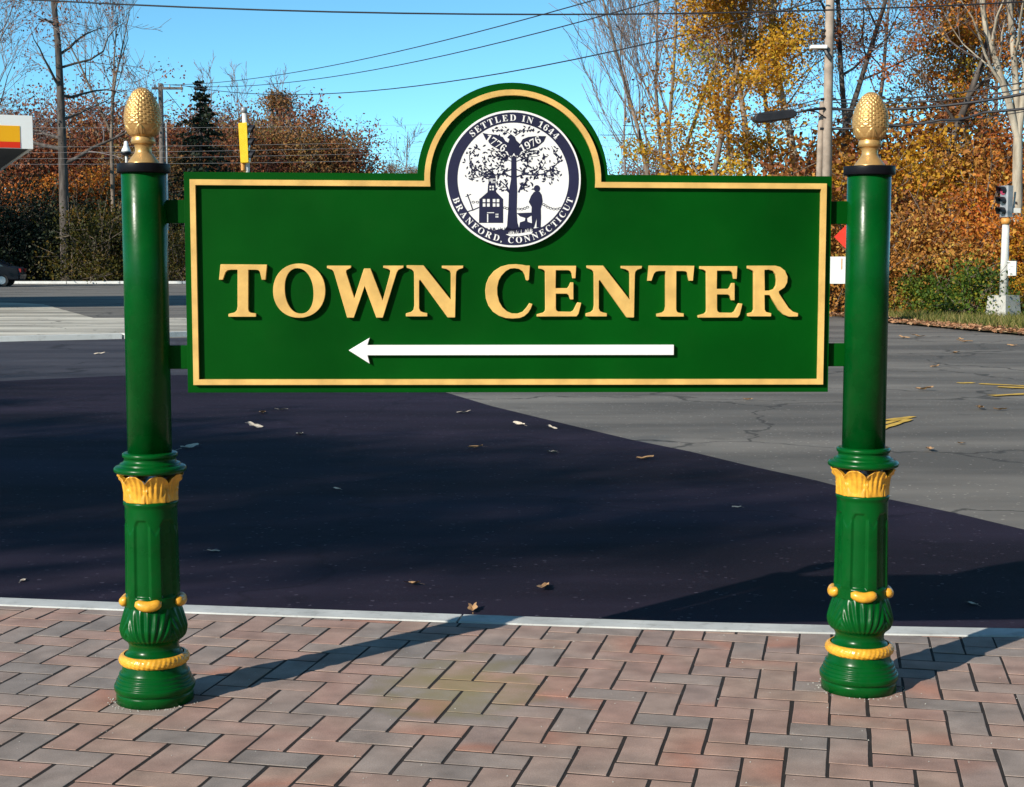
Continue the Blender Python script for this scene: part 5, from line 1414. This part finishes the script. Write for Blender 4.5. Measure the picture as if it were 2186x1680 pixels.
for u, Y, k, s, lab in ((1800, 39, 'brown', 1.1, 'brown bush seen in the gap between sign panel and right post'), (1822, 42.5, 'gold', 1.5, 'golden bush seen through the gap above the upper right bracket'),
                        (1745, 42, 'russet', 1.8, 'russet bush above the right end of the sign panel'), (1700, 44, 'brown', 1.9, 'brown bush behind the pole foot above the sign panel'), (1640, 46, 'orange', 1.6, 'rusty bush above the sign panel under the street lamp'),
                        (1580, 45, 'gold', 1.5, 'yellow bush above the sign panel left of the street lamp'), (1500, 44, 'gold', 1.75, 'bright golden bush above the middle of the right panel half'), (1470, 46, 'orange', 1.8, 'orange bush beside the bright golden one above the panel'),
                        (1400, 50, 'orange', 1.75, 'small orange bush above the panel close to the arch'), (1350, 54, 'russet', 1.6, 'pinkish bush just right of the arch'), (1780, 46, 'orange', 1.9, 'orange bush right of the tan pole')):
    shrub(k, u, Y, lab, s)

# ---------------- left hand wood
protos = {}
def far_tree(key, u, Y, label, s=1.0, group='russet trees on the wooded rise at the left', rz=None, v=400):
    if key not in protos:
        spec = {'russet': (51, (4.2, 4.0, 9.5), 'russet', 13000, 0.18, 80, 2.0, (0.5, 0.25)), 'plum': (52, (3.8, 3.6, 9.0), 'plum', 8500, 0.17, 70, 1.8, (0.5, 0.25)),
                'brown': (53, (4.2, 4.0, 9.0), 'bronze', 13000, 0.18, 80, 1.8, (0.5, 0.25)), 'orange': (54, (3.2, 3.0, 7.0), 'orange', 6000, 0.18, 50, 1.5, (0.35, 0.2)),
                'olive': (55, (2.6, 2.2, 4.6), 'olive', 9000, 0.13, 60, None, (0.5, 0.22)), 'dark': (56, (3.6, 2.6, 5.2), 'evergreen', 10000, 0.15, 60, None, (0.5, 0.22))}[key]
        sd_, size, leaf, n, ls_, ncl, th, tint = spec
        r = protos[key] = build_mass('shrub' if th is None else 'autumn_tree', (0, 0, 0), sd_, size, LEAF[leaf], n, ls_, ncl, trunk_h=th, tint=tint, hollow=0.5, clump=0.19 * min(size[0], size[2]))
    else: r = copy_tree(protos[key])
    return place(r, u, Y, label, 'tree' if key not in ('olive', 'dark') else 'shrub', group, v, s, rz if rz is not None else (u * 2.3 + Y) % 6.28)
for k, u, Y, s, lab in (('russet', 40, 104, 1.15, 'russet tree rising behind the filling station canopy'), ('russet', 190, 106, 1.25, 'large russet tree between the tall bare trunk and the left finial'), ('plum', 120, 110, 1.35, 'purplish tree behind the tall dark bare trunk'), ('plum', 20, 112, 1.3, 'purplish tree top above the canopy at the left edge'), ('russet', 262, 104, 1.15, 'russet tree directly behind the left finial'),
                        ('orange', 196, 98, 1.05, 'small orange tree left of the left finial'), ('orange', 90, 97, 0.95, 'small orange tree just right of the canopy corner'), ('brown', 300, 110, 1.15, 'bronze tree behind the right side of the left finial'), ('plum', 352, 108, 1.2, 'purplish tree behind the far utility pole'), ('russet', 384, 104, 1.05, 'russet tree between the far utility pole and the spruce'), ('plum', 470, 112, 1.25, 'purplish tree right of the spruce'), ('brown', 520, 110, 1.1, 'bronze tree behind the yellow signal head'),
                        ('russet', 478, 104, 1.02, 'russet tree between the spruce and the yellow signal'), ('russet', 555, 108, 1.0, 'russet tree just right of the yellow signal'), ('brown', 615, 110, 1.15, 'bronze tree under the single high crown'), ('russet', 665, 112, 1.2, 'large russet tree on the shoulder of the wooded rise'), ('brown', 688, 114, 1.05, 'bronze tree on the falling slope of the wooded rise'), ('russet', 722, 114, 0.78, 'russet tree near the end of the wooded rise'), ('orange', 700, 104, 0.85, 'small orange tree just above the panel left of the arch'), ('orange', 630, 102, 0.85, 'small orange tree above the panel right of the yellow signal'),
                        ('brown', 350, 98, 0.95, 'bronze tree low between left post and sign panel'), ('plum', 640, 126, 1.3, 'purplish far tree top on the crest of the rise'), ('plum', 560, 128, 1.25, 'purplish far tree top above the yellow signal'), ('russet', 430, 116, 1.2, 'russet tree top behind the spruce'), ('plum', 270, 118, 1.35, 'purplish tree top left of the far utility pole')):
    far_tree(k, u, Y, lab, s)
t = build_mass('autumn_tree', (0, 0, 0), 58, (1.5, 1.3, 12.6), LEAF['bronze'], 2400, 0.17, 26, trunk_h=11.0, clump=0.4, hollow=0.2); place(t, 596, 120, 'single small round tree crown standing above the russet treetops', 'tree', v=230)
for u, Y, s, lab in ((212, 88.5, 1.25, 'olive green bush lit by the sun left of the left post'), (250, 90, 1.2, 'olive brown bush close behind the left post'), (384, 89, 0.9, 'olive bush in the gap between left post and sign panel')):
    far_tree('olive', u, Y, lab, s, 'bushes at the foot of the wooded rise')
for u, Y, s, lab in ((110, 92, 1.15, 'dark evergreen bush left of the tall bare trunk'), (30, 91, 1.25, 'dark evergreen bush behind the parked car'), (165, 95, 1.35, 'large dark evergreen bush right of the tall bare trunk'), (-60, 90, 1.3, 'dark evergreen bush beyond the left edge'), (300, 94, 1.1, 'dark evergreen bush hidden behind the left post'), (370, 95, 1.2, 'dark evergreen bush between left post and sign panel')):
    far_tree('dark', u, Y, lab, s, 'bushes at the foot of the wooded rise')

# conifer
def conifer(seed, H, R, per=7):
    rg = np.random.default_rng(seed)
    root = empty('conifer', (0, 0, 0))
    segs = [(0, 0, -0.3, 0, 0, H * 0.5, 0.02 * H, 0.013 * H), (0, 0, H * 0.5, 0.05, 0, H, 0.013 * H, 0.01)]
    V, q = seg_geo(segs, 8); link('trunk', np_mesh('trunk', V, q), BD, root)
    pts = []; br = []
    z = H * 0.10
    while z < H * 0.99:
        k = 1 - z / H; L0 = R * (k ** 0.85) + 0.15
        for _ in range(per):
            a = rg.uniform(0, 6.283); L = L0 * rg.uniform(0.4, 1.2)
            tip = np.array([math.cos(a) * L, math.sin(a) * L, z - 0.18 * L + rg.normal(0, 0.1)])
            b = np.array([0, 0, z]); br.append((*b, *tip, 0.03, 0.01))
            m = int(26 * L / R) + 8
            tt = rg.uniform(0.15, 1, m)[:, None]
            pts.append(b + (tip - b) * tt + rg.normal(size=(m, 3)) * 0.13 * (0.4 + L * 0.25) * np.array([1, 1, 0.6]))
        z += H * 0.026
    C = np.concatenate(pts); tint_ = np.clip(rg.normal(0.45, 0.25, len(C)), 0, 1)
    Vb, qb = seg_geo(br, 3)
    Vl, ql, tl = leaf_geo(rg, C, tint_, 0.26)
    me = np_mesh('crown', np.concatenate([Vb, Vl]), np.concatenate([qb, ql + len(Vb)]), mi=np.concatenate([np.zeros(len(qb), int), np.ones(len(ql), int)]), tint=np.concatenate([np.zeros(len(Vb)), tl]))
    link('crown', me, [BD, LEAF['evergreen']], root)
    return root
c = conifer(61, 12.6, 4.6, 9); place(c, 427, 96, 'dark spruce rising behind the left end of the sign panel', 'tree', v=300)
# tall bare trees on the left
t = build_tree('bare_tree', (0, 0, 0), 71, BD, LEAF['russet'], 2600, 0.16, 0.55, H=25, r0=0.33, lean=(-0.015, 0), first=0.25, nl=19, ang=1.15, ratio=0.24, up=0.25, levels=3, kids=(6, 5), clumps=75, twig_min=0.014, curve=0.2)
place(t, 134, 84.5 + 4, 'tall dark bare tree with wide crooked limbs above the filling station canopy', 'tree', v=300)
t = build_tree('bare_tree', (0, 0, 0), 72, BB, None, H=17.0, r0=0.15, lean=(0, 0), first=0.25, nl=8, ang=0.35, ratio=0.30, up=0.6, levels=3, kids=(4, 4), twig_min=0.010, forks=(9.0, [(-0.33, 0, 1), (0.12, 0, 1), (0.0, .1, 1)]))
place(t, 238, 92, 'slender bare tree with upswept twigs left of the left finial', 'tree', v=300)
t = build_tree('bare_tree', (0, 0, 0), 73, BD, LEAF['plum'], 1500, 0.15, 0.5, H=20, r0=0.2, lean=(0.02, 0), first=0.3, nl=15, ang=0.9, ratio=0.26, up=0.3, levels=3, kids=(6, 5), clumps=50, twig_min=0.014)
place(t, -20, 92, 'bare tree whose twigs reach in from the left edge', 'tree', v=300)
for u, Y, sd_ in ((440, 112, 74), (520, 122, 75), (600, 120, 76), (330, 116, 77)):
    t = build_tree('bare_tree', (0, 0, 0), sd_, M['twig'], None, H=13.5 if u > 400 else 15, r0=0.13, first=0.3, nl=12, ang=0.6, ratio=0.28, up=0.4, levels=3, kids=(5, 5), twig_min=0.014)
    place(t, u, Y, {440: 'far leafless tree whose twigs rise just right of the spruce', 520: 'far leafless tree whose twigs rise above the yellow signal', 600: 'far leafless tree whose twigs rise beside the single high crown', 330: 'far leafless tree whose twigs rise beside the far utility pole'}[u], 'tree', 'far leafless trees', v=300)
t = build_tree('bare_tree', (0, 0, 0), 78, M['twig'], None, H=10.0, r0=0.10, first=0.2, nl=14, ang=0.6, ratio=0.3, up=0.4, levels=3, kids=(5, 4), twig_min=0.012)
place(t, 880, 105, 'faint bare tree at the left shoulder of the arch', 'tree', v=350)
# low wood far behind the panel
for u, Y, k, s in ((860, 150, 'brown', .62), (960, 160, 'russet', .7), (1060, 165, 'brown', .7), (1160, 160, 'plum', .7), (1240, 150, 'russet', .7), (1320, 120, 'brown', .7), (1400, 100, 'russet', .75)):
    far_tree(k, u, Y, 'low far tree hidden behind the sign panel', s, 'far trees behind the sign')

# ---------------- grass and leaf litter on the verge
rg = np.random.default_rng(90)
def blades(n, xs, ys, h, w, ok, z):
    x = rg.uniform(*xs, n * 3); y = rg.uniform(*ys, n * 3)
    k = np.array([ok(a, b) for a, b in zip(x, y)]); x = x[k][:n]; y = y[k][:n]; n = len(x)
    hh = h * rg.uniform(0.5, 1.4, n); a = rg.uniform(0, 6.28, n); lx = rg.normal(0, 0.5, n) * hh; ly = rg.normal(0, 0.5, n) * hh
    zz = np.array([z(p, q) for p, q in zip(x, y)])
    V = np.stack([np.stack([x - np.cos(a) * w, y - np.sin(a) * w, zz], 1), np.stack([x + np.cos(a) * w, y + np.sin(a) * w, zz], 1), np.stack([x + lx, y + ly, zz + hh], 1)], 1).reshape(-1, 3)
    return V, (np.arange(n) * 3)[:, None] + np.arange(3)[None], np.repeat(rg.uniform(0, 1, n), 3)
LEAF['grass'] = leafmat('grass_blade', [(0.05, 0.08, 0.015), (0.12, 0.14, 0.025), (0.22, 0.20, 0.05), (0.34, 0.26, 0.10)])
edge = [(9.6, 27.6), (8.4, 33.2), (7.6, 42)]
def edge_x(y): return float(np.interp(y, [24.2, 27.6, 33.2, 42], [11.4, 9.6, 8.4, 7.6]))
zg = lambda x, y: max(terrain(x, y), ROAD + 0.03) if y > 37 else ROAD + 0.03
V, tr, ti = blades(26000, (8.0, 17.0), (27.0, 41.0), 0.16, 0.012, lambda x, y: x > edge_x(y) + 0.9 - 0.03 * (y - 27), zg)
me = np_mesh('grass', V, np.zeros((0, 4), int), tr, tint=ti); tag(link('grass', me, LEAF['grass']), 'rough dry grass on the verge below the shrub bank', 'grass', kind='stuff')
n = 5200
y = rg.uniform(24.5, 42, n); x = np.array([edge_x(v) for v in y]) + np.abs(rg.normal(0, 0.75, n)) - 0.25 * (rg.uniform(size=n) < 0.35)
C = np.stack([x, y, np.full(n, ROAD + 0.055)], 1)
m2 = 2600
y2 = rg.uniform(84.9, 88, m2); x2 = rg.uniform(-40, -8, m2)
C = np.concatenate([C, np.stack([x2, y2, np.full(m2, -0.08)], 1)])
Vl, ql, tl = leaf_geo(rg, C, np.clip(rg.normal(0.6, 0.22, len(C)), 0, 1), 0.10, 0.85)
LEAF['litter'] = leafmat('leaf_litter', [(0.10, 0.05, 0.03), (0.26, 0.12, 0.06), (0.44, 0.22, 0.11), (0.55, 0.36, 0.20)], 0.1)
me = np_mesh('leaf_litter', Vl, ql, tint=tl); tag(link('leaf_litter', me, LEAF['litter']), 'fallen leaves drifted along the far road edges', 'leaf litter', kind='stuff')

for (e_, u_, sd_, size, th, ncl, nlf, cl, lab) in ((-19.8, -9.75, 81, (7.0, 1.3, 14.4), 12.0, 56, 8500, 0.40, 'tall tree behind the camera shading the road and the left of the sign'),
                                                   (-18.5, -19.5, 82, (5.5, 1.8, 13.8), 11.2, 48, 9500, 0.50, 'tall tree left of the camera shading the far left of the road')):
    t = build_mass('autumn_tree', (0, 0, 0), sd_, size, LEAF['brown'], nlf, 0.17, ncl, trunk_h=th, clump=cl, hollow=0.1)
    k_ = math.sqrt(0.5)
    t.location = (k_ * (e_ + u_), k_ * (e_ - u_), -0.15); t.rotation_euler = (0, 0, math.radians(-45))
    tag(t, lab, 'tree', 'trees behind the camera')
# unseen evergreens, added out of frame to keep the foot of the wood in shade
for x, y, sd_, H_ in ((-41, 77, 84, 17), (-36.5, 66, 85, 16), (-47, 84, 86, 18), (-34, 88, 87, 12)):
    c = conifer(sd_, H_, 4.0); c.location = (x, y, -0.2)
    tag(c, 'unseen evergreen added left of the picture to shade the foot of the wood', 'tree', 'added shade evergreens')
# unseen trees added behind the camera to cut the fill light of the sky
for i, (x, y, k, s) in enumerate(((22, 2, 'brown', 1.7), (20, -7, 'russet', 1.8), (15, -14, 'brown', 1.9), (8, -18, 'russet', 1.9), (1, -20, 'brown', 1.9), (-6, -22, 'russet', 1.8), (26, 9, 'russet', 1.6))):
    r = copy_tree(protos[k]); r.location = (x, y, -0.2); r.scale = (s, s, s); r.rotation_euler = (0, 0, i * 1.3)
    tag(r, 'unseen autumn tree added behind the camera to block sky light', 'tree', 'trees behind the camera')
# unseen tree added right of the frame; crown blocks overhead sky, darkens post reflections
t = build_mass('sky_block_tree', (0, 0, 0), 91, (4.2, 4.0, 9.8), LEAF['brown'], 26000, 0.15, 110, trunk_h=4.6, clump=0.6, hollow=0.1)
t.location = (4.9, 3.2, 0.0)
tag(t, 'unseen tree added right of the picture, its crown blocking overhead sky light', 'tree')
